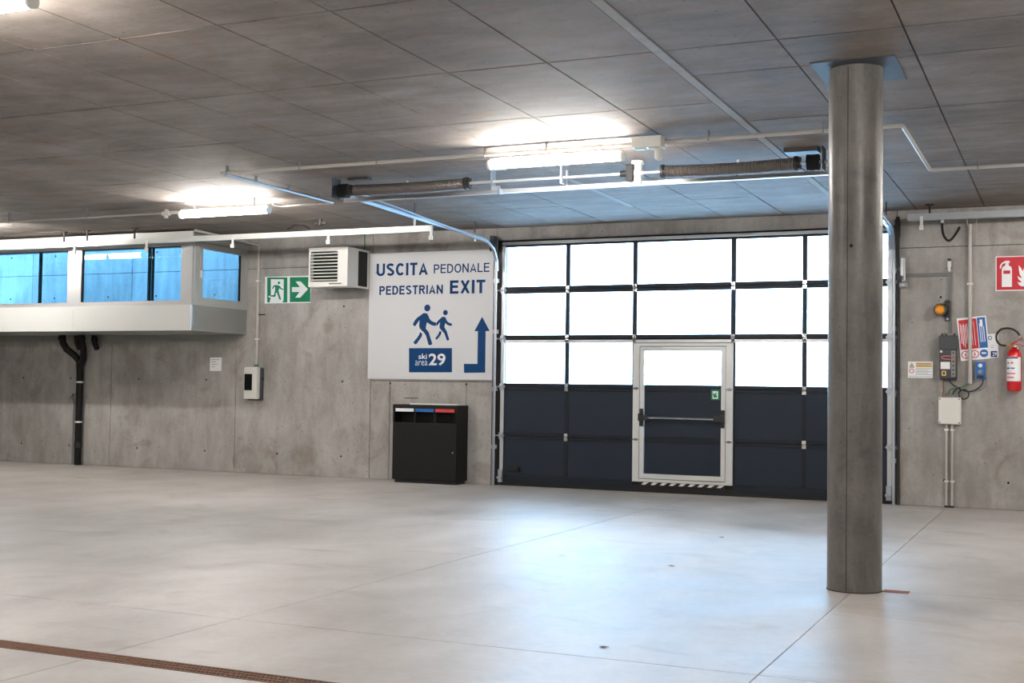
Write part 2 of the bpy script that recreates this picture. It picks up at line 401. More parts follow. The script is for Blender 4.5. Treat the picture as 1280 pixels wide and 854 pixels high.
# ------------------------------------------------------------------ bay window (window_1)
BX, BY, BB = -12.98, 16.25, 2.38
bay = thing('window_1', (-16.5, W, BB), 'silver-framed projecting bay window with blue panes, high on the left wall', 'window', kind='structure')
f = MB()
f.box(-21.9, BX-.002, BY+.02, W-.002, BB, BB+.04)                       # underside
f.build('bay_floor', 'grey_clad', bay)
MB().box(-21.9, -13.16, W-.04, W-.002, 2.27, BB-.001).build('sill_trim', 'grey_clad', bay)
MB().box(-21.9, BX-.002, BY+.03, W-.002, 3.93, 4.0).build('bay_roof', 'grey_clad', bay)
posts = [(-13.2, BX), (-15.61, -15.31), (-18.02, -17.72), (-20.43, -20.13)]
for a, b in zip(posts, posts[1:]):
    l, r_ = b[1]-.15, a[0]+.15
    if a[1] == BX: r_ = BX
    MB().box(l+.002, r_-.002, BY-.005, BY+.02, BB, 2.80, .003).build('sill_panel', 'alu_white', bay)
    MB().box(l+.002, r_-.002, BY+.005, BY+.03, 3.80, 4.0).build('head_panel', 'alu_white', bay)
    x0, x1 = b[1], a[0]
    fr = MB()
    fr.box(x0-.15, x1+.15 if a[1] != BX else BX, BY, BY+.07, 2.80, 2.87).box(x0-.15, x1+.15 if a[1] != BX else BX, BY, BY+.07, 3.76, 3.80)
    fr.box(x1, x1+.15 if a[1] != BX else BX, BY, BY+.07, 2.87, 3.76).box(x0-.15, x0, BY, BY+.07, 2.87, 3.76)
    fr = fr.build('window_frame', 'alu', bay)
    gk = MB().box(x0, x0+.022, BY+.01, BY+.05, 2.87, 3.76).box(x0, x1, BY+.01, BY+.05, 3.745, 3.76).build('gasket', 'rubber', fr)
    MB().box(x0, x1, BY+.03, BY+.036, 2.87, 3.76).build('pane', 'blue_glass', fr)
    mx = -14.05 if a[1] == BX else (x0+(x1-x0)*.52 if b[0] < -20 else -16.46)
    mu = MB().box(mx-.05, mx-.015, BY+.25, BY+.30, 2.42, 3.92)
    if a[1] == BX: mu.box(mx+.03, mx+.05, BY+.25, BY+.30, 2.42, 3.92)
    mu.build('inner_mullion', 'steel_dark', bay)
# the side that looks towards the exit sign
MB().box(BX-.03, BX, BY+.0705, W-.002, BB+.001, 2.80).build('side_panel', 'grey_clad', bay)
MB().box(BX-.03, BX, BY+.0705, W-.002, 3.82, 3.99).build('side_panel', 'grey_clad', bay)
s = MB(); s.box(BX-.05, BX+.005, BY+.07, 16.43, 2.80, 3.82).box(BX-.05, BX, 17.60, W-.002, 2.80, 3.82)
s.box(BX-.05, BX+.001, 16.43, 17.60, 2.80, 2.85).box(BX-.05, BX+.001, 16.43, 17.60, 3.80, 3.82)
s.build('side_jamb', 'alu', bay)
s = MB(); s.box(BX-.04, BX+.012, 16.44, 16.51, 2.85, 3.80).box(BX-.04, BX+.012, 17.53, 17.59, 2.85, 3.80).box(BX-.04, BX+.012, 16.51, 17.53, 2.85, 2.93).box(BX-.04, BX+.012, 16.51, 17.53, 3.73, 3.80)
sf = s.build('side_sash', 'alu', bay); MB().box(BX-.02, BX-.014, 16.51, 17.53, 2.93, 3.73).build('pane', 'blue_glass', sf)
MB().box(BX+.012, BX+.03, 16.46, 16.48, 3.25, 3.37).build('sash_handle', 'alu_white', sf)
MB().box(BX-.012, BX+.012, 17.505, 17.53, 2.94, 3.72).build('gasket', 'rubber', sf)

# ------------------------------------------------------------------ sectional garage door (door_1) and its wicket door (door_2)
DY = 17.80
d1 = thing('door_1', (-5.2, DY, 0), 'large sectional garage door with glazed upper rows and dark lower panels', 'garage door', kind='structure')
colsx = [(-8.10, -7.085), (-7.02, -6.0), (-5.935, -4.50), (-4.43, -3.47), (-3.405, -2.30)]
zb = [.04, .775, 1.54, 2.29, 3.05, 3.81]
WX0, WX1 = -5.975, -4.455            # wicket outer frame
for i in range(5):
    z0, z1 = zb[i]+.003, zb[i+1]-.003
    lo = .13 if i == 0 else .055; hi = .05 if i < 4 else .075
    fr = MB(); wick = i < 3
    xr = [(-8.16, -2.24)] if not wick else [(-8.16, WX0), (WX1, -2.24)]
    for a, b in xr:
        fr.box(a, b, DY, DY+.04, z0, z0+lo, .004); fr.box(a, b, DY, DY+.04, z1-hi, z1, .004)
    for (a0, a1), (b0, b1) in zip(colsx, colsx[1:]):
        if wick and a1 in (-6.0, -4.50): continue
        fr.box(a1, b0, DY+.001, DY+.039, z0+lo, z1-hi)
    if wick: fr.box(-6.0, WX0, DY+.001, DY+.039, z0+lo, z1-hi).box(WX1, -4.43, DY+.001, DY+.039, z0+lo, z1-hi)
    fr.box(-8.16, -8.10, DY+.001, DY+.039, z0+lo, z1-hi).box(-2.30, -2.24, DY+.001, DY+.039, z0+lo, z1-hi)
    sec = fr.build('door_section', 'anthracite_frame', d1)
    for k, (a, b) in enumerate(colsx):
        if wick and k == 2: continue
        if i >= 2: MB().box(a, b, DY+.015, DY+.022, z0+lo, z1-hi).build('pane', 'glass', sec)
        else: MB().box(a, b, DY+.012, DY+.03, z0+lo, z1-hi).build('panel', 'anthracite', sec)
MB().box(-8.16, -2.24, DY-.012, DY, 2.225, 2.27).build('stiffener_rail', 'alu', d1)
MB().box(-8.16, -2.24, DY-.012, DY, 3.765, 3.812).build('stiffener_rail', 'alu', d1)
MB().box(-8.16, -2.24, DY+.005, DY+.035, 0, .092).build('bottom_seal', 'rubber', d1)
MB().box(-8.225, -2.18, DY+.05, DY+.09, 3.78, 3.835).build('top_seal', 'rubber', d1)
for z in zb[1:5]:
    for a, b in (((-8.16, WX0), (WX1, -2.24)) if z < 2 else ((-8.16, -2.24),)): MB().box(a, b, DY+.0405, DY+.05, z-.04, z+.04).build('joint_seal', 'rubber', d1)
for sx in (-8.16, -2.30): MB().box(sx, sx+.06, DY-.014, DY-.0005, .05, 3.75).build('end_stile', 'alu', d1)
for sx0, sx1 in ((-8.228, -8.165), (-2.235, -2.172)): MB().box(sx0, sx1, DY-.01, DY+.2, 0, 3.82).build('jamb', 'black', d1)
for z in zb[1:5]:
    for x in (-7.052, -5.967, -4.465, -3.437):
        if z < 2 and x in (-5.967, -4.465): continue
        h = MB().box(x-.03, x+.03, DY-.012, DY-.0005, z+.008, z+.058, .003).box(x-.03, x+.03, DY-.012, DY-.0005, z-.058, z-.008, .003).cyl((x-.025, DY-.014, z), (x+.025, DY-.014, z), .009, 8)
        h.build('hinge', 'chrome', d1)
    for x, sg in ((-8.13, -1), (-2.27, 1)):
        h = MB().box(x-.05, x+.05, DY-.03, DY-.014, z-.015, z+.02).cyl((x-.12*(sg < 0), DY-.05, z), (x+.12*(sg > 0)+.02, DY-.05, z), .012, 8).cyl((x+sg*.09, DY-.05, z), (x+sg*.12, DY-.05, z), .025, 12)
        h.box(x-.03, x+.03, DY-.05, DY-.02, z-.05, z+.05)
        h.build('roller_hinge', 'galv', d1)
MB().box(-8.02, -7.84, DY-.05, DY-.0005, .24, .31, .005).box(-7.86, -7.82, DY-.06, DY-.0005, .22, .29, .004).build('bottom_lock', 'rubber', d1)
for sx in (-8.13, -2.27): MB().box(sx-.04, sx+.03, DY-.05, DY-.014, .05, .25, .004).cyl((sx-.05, DY-.06, .12), (sx+.03, DY-.06, .12), .02, 10).build('corner_bracket', 'galv', d1)

d2 = thing('door_2', (-5.2, DY, 0), 'white-framed pedestrian wicket door with panic bar set into the garage door', 'door', kind='structure')
f = MB(); yo0, yo1 = DY-.02, DY+.042
f.box(WX0, -5.875, yo0, yo1, .155, 2.215).box(-4.56, WX1, yo0, yo1, .155, 2.215).box(-5.875, -4.56, yo0, yo1, 2.175, 2.215).box(-5.875, -4.56, yo0, yo1, .155, .195)
f.build('door_frame', 'alu_white', d2)
f = MB(); yl0, yl1 = DY-.015, DY+.035
f.box(-5.868, -5.805, yl0, yl1, .205, 2.165).box(-4.632, -4.567, yl0, yl1, .205, 2.165).box(-5.805, -4.632, yl0, yl1, 2.10, 2.165).box(-5.805, -4.632, yl0, yl1, .205, .275)
leaf = f.build('door_leaf', 'alu_white', d2)
f = MB().box(-5.80, -4.637, DY, DY+.03, 1.50, 1.59, .003).box(-5.80, -4.637, DY, DY+.03, .735, .82, .003).build('leaf_rail', 'anthracite_frame', leaf)
MB().box(-5.802, -4.635, DY+.031, DY+.036, .26, 1.6).build('backing', 'anthracite_frame', leaf)
MB().box(-5.80, -4.637, DY+.008, DY+.025, .825, 1.497).build('panel', 'anthracite', leaf)
MB().box(-5.80, -4.637, DY+.008, DY+.025, .278, .732).build('panel', 'anthracite', leaf)
MB().box(-5.80, -4.637, DY+.01, DY+.016, 1.592, 2.098).build('pane', 'glass', leaf)
MB().box(-5.85, -5.52, DY-.032, DY-.0155, 2.115, 2.155, .003).box(-5.52, -4.66, DY-.022, DY-.0155, 2.12, 2.14).build('door_closer', 'alu', leaf)
f = MB(); f.box(-5.875, -4.56, DY-.016, DY+.02, .095, .152); f.build('threshold', 'rubber', d2)
f = MB(); f.box(-5.99, -5.93, DY+.0425, DY+.05, .05, 2.25).box(-4.50, -4.44, DY+.0425, DY+.05, .05, 2.25).box(-5.93, -4.50, DY+.0425, DY+.05, .05, .17).box(-5.93, -4.50, DY+.0425, DY+.05, 2.20, 2.27)
f.box(-5.89, -5.85, DY+.0425, DY+.05, .17, 2.2).box(-4.585, -4.545, DY+.0425, DY+.05, .17, 2.2).box(-5.85, -4.585, DY+.0425, DY+.05, .18, .22).box(-5.85, -4.585, DY+.0425, DY+.05, 2.15, 2.19)
f.build('door_seal', 'rubber', d2)
st = MB()
for k in range(9):
    x = -5.83+k*.143; st.poly([(x, .112), (x+.06, .112), (x+.115, .15), (x+.04, .15)], DY-.02, DY-.0165)
st.build('threshold_stripes', 'white_paint', d2)
for z in (1.54, .78):
    for x in (-5.925, -4.51): MB().cyl((x-.045, DY-.03, z), (x+.045, DY-.03, z), .011, 8).box(x-.02, x+.02, DY-.028, DY-.0205, z-.018, z+.018).build('hinge', 'chrome', d2)
pb = MB().cyl((-5.79, DY-.10, 1.11), (-4.63, DY-.10, 1.105), .017, 12).build('panic_bar', 'chrome', leaf, True)
for x in (-5.835, -4.60):
    MB().box(x-.025, x+.025, DY-.06, DY-.0155, .98, 1.24, .008).box(x-.03, x+.035, DY-.12, DY-.05, 1.06, 1.17, .01).build('bar_bracket', 'black', d2)
    # lever arm that holds the bar
for x0, x1 in ((-5.81, -5.72), (-4.72, -4.62)): MB().box(x0, x1, DY-.12, DY-.08, 1.07, 1.145, .008).build('bar_arm', 'black', d2)
g = MB().box(-4.785, -4.655, DY-.003, DY+.0075, 1.385, 1.535, .002).build('green_sticker', 'green', leaf)
g2 = MB().box(-4.76, -4.68, DY-.005, DY-.0035, 1.405, 1.515).build('sticker_print', 'print_white', leaf)
MB().poly([(-4.745, 1.42), (-4.70, 1.42), (-4.69, 1.45), (-4.71, 1.46), (-4.695, 1.49), (-4.715, 1.495), (-4.735, 1.47), (-4.75, 1.50), (-4.755, 1.47)], DY-.007, DY-.0055).build('sticker_figure', 'green', leaf)

# ------------------------------------------------------------------ door tracks, springs
def track(sx, label):
    sg = 1 if sx < -5 else -1                   # towards the door
    t = thing('door_track', (sx, 17.68, 0), label, 'track', 'galvanised tracks of the garage door')
    Rr = .42
    curve = [(sx, 17.69, z) for z in (0.002, 1, 2, 3, 3.38)] + [(sx, 17.69-Rr+y, 3.38+z) for y, z in arc((0, 0), Rr, 8, 88, 9)]
    curve += [(sx, 17.2, 3.805), (sx, 15.3, 3.845), (sx, 13.35, 3.88)]
    MB().strip(curve, .034, .006).build('curved_rail', 'galv', t)
    edge = [(sx-sg*.017, y, z) for _, y, z in curve]
    MB().strip(edge, .006, .05).build('rail_flange', 'galv', t)
    e2 = [(sx+.03*sg, 17.66, 3.35), (sx+.03*sg, 17.64, 3.5), (sx+.03*sg, 17.5, 3.68), (sx+.03*sg, 17.3, 3.76), (sx+.03*sg, 13.35, 3.95)]
    MB().strip(e2, .04, .02).build('upper_rail', 'galv', t)
    MB().box(min(sx-.052*sg, sx-.04*sg), max(sx-.052*sg, sx-.04*sg), 17.70, 17.745, 0, 3.75).build('wall_angle', 'steel_dark', t)
    MB().box(sx-.05*sg-.03, sx-.05*sg+.03, 17.60, 17.745, 3.66, 3.9, .005).build('bearing_plate', 'steel_dark', t)
    for y in (15.0, 16.9):
        MB().box(sx-.006, sx+.006, y-.01, y+.01, 3.86, CZ-.003).build('hanger', 'steel_dark', t)
        MB().box(sx-.012, sx+.012, y-.012, y+.012, 3.73, 3.82).build('hanger_foot', 'white_plastic', t)
    for z in (.6, 1.5, 2.4, 3.2): MB().box(sx-.045, sx+.03, 17.695, 17.745, z-.03, z+.03).build('track_bracket', 'galv', t)
    return t
track(-8.215, 'galvanised curved door track to the left of the garage door, beside the big exit sign')
track(-2.205, 'galvanised curved door track at the right end of the garage door, behind the round pillar')

sp = thing('spring_shaft', (-5.2, 12.95, 3.89), 'horizontal steel shaft carrying two dark springs under the ceiling before the door', 'spring shaft')
SYS, SZ = 12.95, 3.89
MB().cyl((-8.2, SYS, SZ), (-2.25, SYS, SZ), .016, 12).build('shaft', 'alu', sp, True)
def coil(x0, x1, r, sag, name='spring'):
    n = int((x1-x0)/.011); prof = []; bm = MB()
    pts = []; rad = []
    for i in range(n+1):
        t = i/n; pts.append((x0+(x1-x0)*t, SYS, SZ+sag(t))); rad.append(r+(.006 if i % 2 else -.004))
    bm.tube(pts, rad, 18); return bm.build(name, 'spring_grey', sp, False)
coil(-7.93, -6.42, .06, lambda t: -.012*math.sin(math.pi*t)+.0*t); coil(-4.0, -2.62, .06, lambda t: -.015*math.sin(math.pi*t))
for x, r in ((-6.40, .075), (-4.02, .075), (-7.97, .07), (-2.58, .075)):
    d = MB().lathe([(.02, -.03), (r, -.03), (r, 0), (r*.75, .005), (r*.75, .03), (.02, .03)], (x, SYS, SZ), 'x', 18)
    for k in range(6):
        a = k*math.pi/3; d.cyl((x-.04, SYS+r*.8*math.cos(a), SZ+r*.8*math.sin(a)), (x+.035, SYS+r*.8*math.cos(a), SZ+r*.8*math.sin(a)), .008, 6)
    d.build('spring_cone', 'steel_dark', sp)
for x, sg in ((-8.08, 1), (-2.42, -1)):
    d = MB()
    for k in range(6): d.lathe([(.05, -.012), (.085, -.012), (.085, -.004), (.07, 0), (.07, .004), (.085, .008), (.085, .012), (.05, .012)], (x-.05+k*.02, SYS, SZ), 'x', 20)
    d.build('cable_drum', 'rubber', sp)
    MB().box(x-sg*.11-.004, x-sg*.11+.004, SYS-.09, SYS+.09, SZ-.09, CZ-.003).build('end_bearing_plate', 'steel_dark', sp)
MB().box(-8.0, -7.72, SYS-.05, SYS+.05, CZ-.03, CZ-.003).build('ceiling_plate', 'steel_dark', sp)
MB().box(-2.7, -2.36, SYS-.12, SYS+.1, CZ-.05, CZ-.003).build('ceiling_plate', 'steel_dark', sp)
for x in (-6.02,):
    d = MB().box(x-.06, x-.045, SYS-.06, SYS+.06, SZ-.05, CZ-.003).box(x-.10, x+.10, SYS-.05, SYS+.05, CZ-.012, CZ-.003).box(x-.05, x+.06, SYS-.06, SYS-.045, SZ-.12, SZ-.06, .003).box(x+.03, x+.06, SYS-.06, SYS+.02, SZ-.15, SZ-.09, .003)
    d.build('bearing_bracket', 'galv', sp)
d = MB().box(-5.22, -5.2, SYS-.05, SYS+.05, SZ-.07, CZ-.003).box(-5.26, -5.16, SYS-.04, SYS+.04, CZ-.01, CZ-.003).build('bearing_bracket', 'galv', sp)
MB().box(-4.44, -4.36, SYS-.07, SYS+.07, SZ-.09, SZ+.09, .01).cyl((-4.52, SYS, SZ), (-4.3, SYS, SZ), .035, 14).build('shaft_coupling', 'rubber', sp)
MB().cyl((-4.33, SYS+.02, SZ-.13), (-4.33, SYS+.02, SZ+.13), .05, 18).cyl((-4.33, SYS+.02, SZ+.10), (-4.33, SYS+.02, SZ+.135), .07, 18).cyl((-4.33, SYS+.02, SZ-.03), (-4.33, SYS+.02, SZ+.03), .065, 18).build('bearing_housing', 'white_plastic', sp, True)
MB().box(-8.30, -2.2, 13.30, 13.33, 3.81, 3.86).box(-8.30, -2.2, 13.27, 13.30, 3.81, 3.815).build('cross_rail', 'alu', sp)
for x in (-7.4, -5.3, -3.3): MB().box(x-.012, x+.012, 13.30, 13.325, 3.86, CZ-.003).build('cross_rail_hanger', 'galv', sp)

# ------------------------------------------------------------------ round pillar
PX, PY, PR = -1.52, 9.885, .205
pl = thing('pillar', (PX, PY, 0), 'round smooth concrete pillar standing on the right of the floor', 'pillar')
MB().lathe([(PR, 0), (PR, .5), (PR, 1.5), (PR, 2.5), (PR, CZ-.012)], (PX, PY, 0), 'z', 72).build('shaft', 'pillar_concrete', pl, True)
a = R(-98); MB().box(PX+PR*math.cos(a)-.0025, PX+PR*math.cos(a)+.0025, PY+PR*math.sin(a)-.0005, PY+PR*math.sin(a)+.01, .01, CZ-.03).build('casting_seam', 'joint', pl)
a = R(-90); MB().cyl((PX, PY-PR-.001, 2.63), (PX, PY-PR+.02, 2.63), .014, 12).build('tie_hole', 'dark_hole', pl)
MB().box(PX-.3, PX+.33, 9.57, 10.32, CZ-.010, CZ-.003).build('head_plate', 'galv_plate', pl)
MB().lathe([(PR+.004, .0), (PR+.004, .006), (PR-.01, .008)], (PX, PY, 0), 'z', 72).build('base_ring', 'joint', pl)
tag(MB().box(-1.31, -1.12, 9.875, 9.985, 0, .004).build('floor_plate', 'rust_plate'), 'small rusty steel plate on the floor at the foot of the pillar', 'plate')

# ------------------------------------------------------------------ drain channel
dr = thing('floor_drain', (-5, 5.395, 0), 'long rusty grated drain channel in the foreground floor', 'drain')
base = None; mx = {}
MB().box(-12, 4, GY0+.003, GY1-.003, -.0198, -.016).build('channel_bed', 'dark_hole', dr)
gm = MB()
L_ = .498
for y0, y1 in ((0, .014), (.046, .062), (.092, .108), (.140, .154)): gm.box(0, L_, y0, y1, -.0155, .001)
for k in range(20):
    x = .003+k*.0255
    gm.box(x, x+.011, .0, .154, -.0155, -.001)
g0 = gm.build('grating', 'rust'); gme = g0.data; bpy.data.objects.remove(g0)
for k in range(24):
    o = bpy.data.objects.new('grating', gme); col.objects.link(o); o.parent = dr; o.location = (-9.5+k*.5+5, GY0+.003-5.395, 0)

# ------------------------------------------------------------------ fluorescent lamps
GRP = 'tubular lamps under the ceiling'
def make_lamp(cx, cy, cz, label):
    t = thing('tube_lamp', (cx, cy, cz), label, 'lamp', GRP)
    h = .72
    MB().cyl((cx-h, cy, cz), (cx+h, cy, cz), .045, 20).build('diffuser', 'lamp', t, True)
    MB().box(cx-h, cx+h, cy-.03, cy+.03, cz+.047, cz+.066, .004).build('housing', 'white_plastic', t)
    for s in (-1, 1):
        MB().cyl((cx+s*h, cy, cz), (cx+s*(h+.03), cy, cz), .05, 20).build('end_cap', 'white_plastic', t, True)
    for s in (-.5, .5): MB().box(cx+s-.012, cx+s+.012, cy-.012, cy+.012, cz+.066, CZ-.003).build('mounting_clip', 'galv', t)
    return t
lamp = make_lamp(-10.57, 13.88, 3.865, 'glowing tube lamp under the ceiling nearest the bay window, on the left')
def lamp_at(x, y, z, label):
    c = copy_tree(lamp); c.location = (x, y, z); c['label'] = label
lamp_at(-4.82, 11.76, 3.85, 'glowing tube lamp under the ceiling in front of the garage door, beside a junction box')
lamp_at(-6.62, 5.76, 3.87, 'tube lamp whose lit end shows in the top left corner of the photo')
for x, y, wh in ((2.6, 11.76, 'right of the pillar, in line with the lamp by the door'), (1.9, 14.6, 'right of the fire extinguisher, near the back wall'),
                 (.9, 5.76, 'right of the viewer, in line with the top left lamp'), (-13.6, 5.76, 'left of the top left lamp, same row'),
                 (-16.3, 14.5, 'in front of the left end of the bay window'), (-6.6, -.6, 'in the row behind the viewer, middle'),
                 (.9, -.6, 'in the row behind the viewer, right'), (-13.6, -.6, 'in the row behind the viewer, left')):
    lamp_at(x, y, 3.87, 'unseen tube lamp '+wh)
c = MB().box(-11.62, -11.34, 13.86, 13.90, 3.88, 3.92).cyl((-11.56, 13.88, 3.83), (-11.56, 13.88, 3.95), .03, 12).cyl((-11.62, 13.88, 3.895), (-11.50, 13.88, 3.895), .035, 12).build('cable_plug', 'white_plastic')
tag(c, 'white cable connector at the left end of the lamp by the bay window', 'connector')

def conduit(pts, r, name, label, m='pvc', clips=(), corner=.04):
    """rigid pipe with rounded bends"""
    P = [Vector(p) for p in pts]; out = [P[0]]
    for i in range(1, len(P)-1):
        a = (P[i-1]-P[i]).normalized(); b = (P[i+1]-P[i]).normalized()
        for k in range(5):
            t = k/4; out.append((P[i]+a*corner)*(1-t)**2+P[i]*2*t*(1-t)+(P[i]+b*corner)*t*t)
    out.append(P[-1])
    t = thing(name, P[0], label, 'conduit')
    MB().tube(out, r, 12).build('tube', m, t, True)
    for p, up in clips:
        p = Vector(p)
        if up == 'c': MB().box(p.x-.006, p.x+.006, p.y-r-.003, p.y+r+.003, p.z-r-.003, CZ-.003).build('clip', 'grey_pvc', t)
        else: MB().box(p.x-r-.012, p.x+r+.012, p.y-r-.004, W-.001, p.z-.012, p.z+.012).build('clip', 'white_plastic' if m != 'grey_pvc' else 'grey_pvc', t)
    return t
CC = 3.955
conduit([(-8.98, 11.73, CC), (-1.39, 11.73, CC), (-1.39, 14.18, CC), (3.5, 14.18, CC)], .02, 'ceiling_conduit', 'long thin white conduit running under the ceiling past the lamp and behind the pillar',
        clips=[((x, 11.73, CC), 'c') for x in (-8.9, -7.9, -6.9, -5.6, -4.9, -3.2, -2.1)]+[((x, 14.18, CC), 'c') for x in (-.9, .2, 1.3)])
conduit([(-8.98, 11.80, CC), (-8.98, 14.12, CC)], .018, 'ceiling_conduit', 'short thin metal conduit crossing the ceiling beside the left lamp', 'galv',
        clips=[((-8.98, 12.4, CC), 'c'), ((-8.98, 13.1, CC), 'c'), ((-8.98, 13.8, CC), 'c')])
conduit([(-9.0, 14.15, CC), (-9.82, 14.15, CC), (-9.82, 13.95, CC)], .014, 'ceiling_conduit', 'short white conduit joining the right end of the left lamp')
conduit([(-11.62, 13.88, 3.9), (-18.5, 13.88, 3.9)], .014, 'ceiling_conduit', 'thin white conduit running left from the lamp near the bay window', clips=[((x, 13.88, 3.9), 'c') for x in (-13, -14.5, -16)])
# cable trunking with junction box beside lamp 2
t = thing('junction_box', (-3.78, 11.73, 3.95), 'white square junction box with a round sensor under the ceiling beside the lamp', 'junction box')
MB().box(-3.93, -3.63, 11.56, 11.70, 3.885, 3.995, .006).build('box_body', 'white_plastic', t)
MB().box(-3.90, -3.80, 11.58, 11.66, 3.872, 3.886).box(-3.76, -3.66, 11.58, 11.66, 3.872, 3.886).build('box_lid', 'lime', t)
MB().cyl((-3.68, 11.66, 3.80), (-3.68, 11.66, 3.886), .04, 18).sphere((-3.68, 11.66, 3.80), .04, 14).build('sensor', 'white_plastic', t, True)

# rail that hangs in front of the bay window, and the one by the right wall
def rail(x0, x1, y, z, label, hang, feet, wide=.05, face='alu_white'):
    t = thing('steel_rail', ((x0+x1)/2, y, z), label, 'rail', 'hanging steel rails')
    MB().box(x0, x1, y-.025, y+.025, z-wide/2, z-wide/2+.004).box(x0, x1, y-.025, y+.025, z+wide/2-.004, z+wide/2).box(x0, x1, y-.006, y+.006, z-wide/2+.004, z+wide/2-.004).build('channel', 'galv', t)
    MB().box(x0, x1, y-.031, y-.0255, z-wide/2, z+wide/2).build('front_face', face, t)
    for x in hang: MB().box(x-.012, x+.012, y-.01, y+.01, z+wide/2, CZ-.003).box(x-.05, x+.05, y-.03, y+.03, CZ-.02, CZ-.003).build('hanger', 'steel_dark', t)
    for x in feet: MB().box(x-.02, x+.02, y-.045, y-.032, z-wide/2-.10, z+.01, .003).box(x-.03, x+.03, y-.06, y-.032, z-wide/2-.13, z-wide/2-.07, .004).build('foot_bracket', 'white_plastic', t)
    return t
rail(-18.5, -8.42, 15.93, 3.815, 'long pale steel rail hanging before the bay window and the wall heater', (-15.4, -14.9, -13.9), (-15.13, -13.62, -11.92, -10.17, -8.43), .085)
rr = rail(-1.98, 3.2, 17.3, 3.868, 'pale steel rail hanging along the right wall above the fire extinguisher sign', (-1.7, .8), (-1.8, .5), .09, 'galv')
t = thing('rail_clamp', (-10.3, 15.93, 3.95), 'small dark cable clamp on the ceiling above the wall heater', 'clamp')
MB().cyl((-10.33, 15.9, 3.93), (-10.33, 15.9, 4.03), .035, 10).box(-10.42, -10.22, 15.88, 15.92, 3.95, 3.98).build('clamp_body', 'steel_dark', t)
MB().tube([(-10.55, 15.95, 3.90), (-10.65, 15.95, 3.95), (-10.8, 15.95, 3.97), (-10.95, 15.95, 3.9)], .009, 6).build('cable', 'rubber', t)

# ------------------------------------------------------------------ things on the left wall
# big exit sign
SY = W-.025
sg = thing('exit_sign_board', (-9.38, SY, 1.64), 'large white pedestrian exit board with blue lettering on the wall', 'sign')
MB().box(-10.535, -8.262, SY, W-.001, 1.64, 3.70, .003).build('board', 'sign_white', sg)
sans('USCITA', -10.40, -9.45, 3.325, 3.53, SY, 'print_blue', sg, .195)
sans('PEDONALE', -9.34, -8.35, 3.345, 3.49, SY, 'print_blue', sg, .145)
sans('PEDESTRIAN', -10.34, -9.17, 3.015, 3.16, SY, 'print_blue', sg, .185)
sans('EXIT', -9.045, -8.42, 3.01, 3.225, SY, 'print_blue', sg, .195)
#<PICT
MB().poly([(-9.558, 2.678), (-9.526, 2.703), (-9.493, 2.709), (-9.451, 2.702), (-9.424, 2.665), (-9.407, 2.622), (-9.378, 2.589), (-9.337, 2.568), (-9.293, 2.555), (-9.278, 2.538), (-9.283, 2.508), (-9.302, 2.498), (-9.358, 2.509), (-9.405, 2.532), (-9.449, 2.559), (-9.462, 2.503), (-9.469, 2.457), (-9.416, 2.403), (-9.388, 2.328), (-9.345, 2.211), (-9.361, 2.194), (-9.398, 2.188), (-9.416, 2.204), (-9.443, 2.287), (-9.463, 2.345), (-9.496, 2.39), (-9.544, 2.429), (-9.578, 2.462), (-9.59, 2.504), (-9.585, 2.596), (-9.621, 2.551), (-9.658, 2.501), (-9.677, 2.498), (-9.706, 2.525), (-9.701, 2.542), (-9.669, 2.591), (-9.632, 2.634)], SY-.002, SY).build('pictogram', 'print_blue', sg)
MB().poly([(-9.57, 2.404), (-9.529, 2.374), (-9.538, 2.334), (-9.56, 2.301), (-9.634, 2.208), (-9.662, 2.205), (-9.687, 2.23), (-9.683, 2.246), (-9.617, 2.318), (-9.589, 2.358)], SY-.002, SY).build('pictogram', 'print_blue', sg)
MB().poly([(-9.193, 2.63), (-9.171, 2.644), (-9.137, 2.646), (-9.109, 2.627), (-9.09, 2.579), (-9.052, 2.549), (-9.001, 2.536), (-8.995, 2.516), (-9.005, 2.496), (-9.061, 2.506), (-9.098, 2.525), (-9.115, 2.546), (-9.127, 2.509), (-9.131, 2.476), (-9.087, 2.409), (-9.065, 2.343), (-9.042, 2.281), (-9.06, 2.263), (-9.082, 2.265), (-9.102, 2.311), (-9.129, 2.377), (-9.164, 2.41), (-9.208, 2.451), (-9.221, 2.476), (-9.218, 2.509), (-9.21, 2.564), (-9.25, 2.515), (-9.276, 2.498), (-9.276, 2.538), (-9.28, 2.548), (-9.238, 2.592)], SY-.002, SY).build('pictogram', 'print_blue', sg)
MB().poly([(-9.217, 2.418), (-9.183, 2.405), (-9.191, 2.366), (-9.215, 2.333), (-9.26, 2.283), (-9.279, 2.28), (-9.292, 2.3), (-9.258, 2.339), (-9.234, 2.372)], SY-.002, SY).build('pictogram', 'print_blue', sg)
MB().poly([(-9.769, 2.143), (-8.99, 2.143), (-8.983, 1.756), (-9.761, 1.75)], SY-.002, SY).build('blue_block', 'print_blue', sg)
MB().poly([(-8.775, 1.893), (-8.536, 1.894), (-8.536, 2.411), (-8.597, 2.411), (-8.466, 2.638), (-8.333, 2.413), (-8.401, 2.41), (-8.399, 1.757), (-8.769, 1.751)], SY-.002, SY).build('arrow', 'print_blue', sg)
MB().cyl((-9.447, SY-.002, 2.79), (-9.447, SY, 2.79), 0.055, 24).build('pictogram', 'print_blue', sg)
MB().cyl((-9.118, SY-.002, 2.711), (-9.118, SY, 2.711), 0.042, 24).build('pictogram', 'print_blue', sg)
text('ski', -9.591, -9.437, 1.967, 2.052, SY-.002, 'print_white', sg, bold=0.01)
text('area', -9.649, -9.426, 1.864, 1.939, SY-.002, 'print_white', sg, bold=-0.008)
text('29', -9.405, -9.103, 1.863, 2.056, SY-.002, 'print_white', sg, bold=0.02)
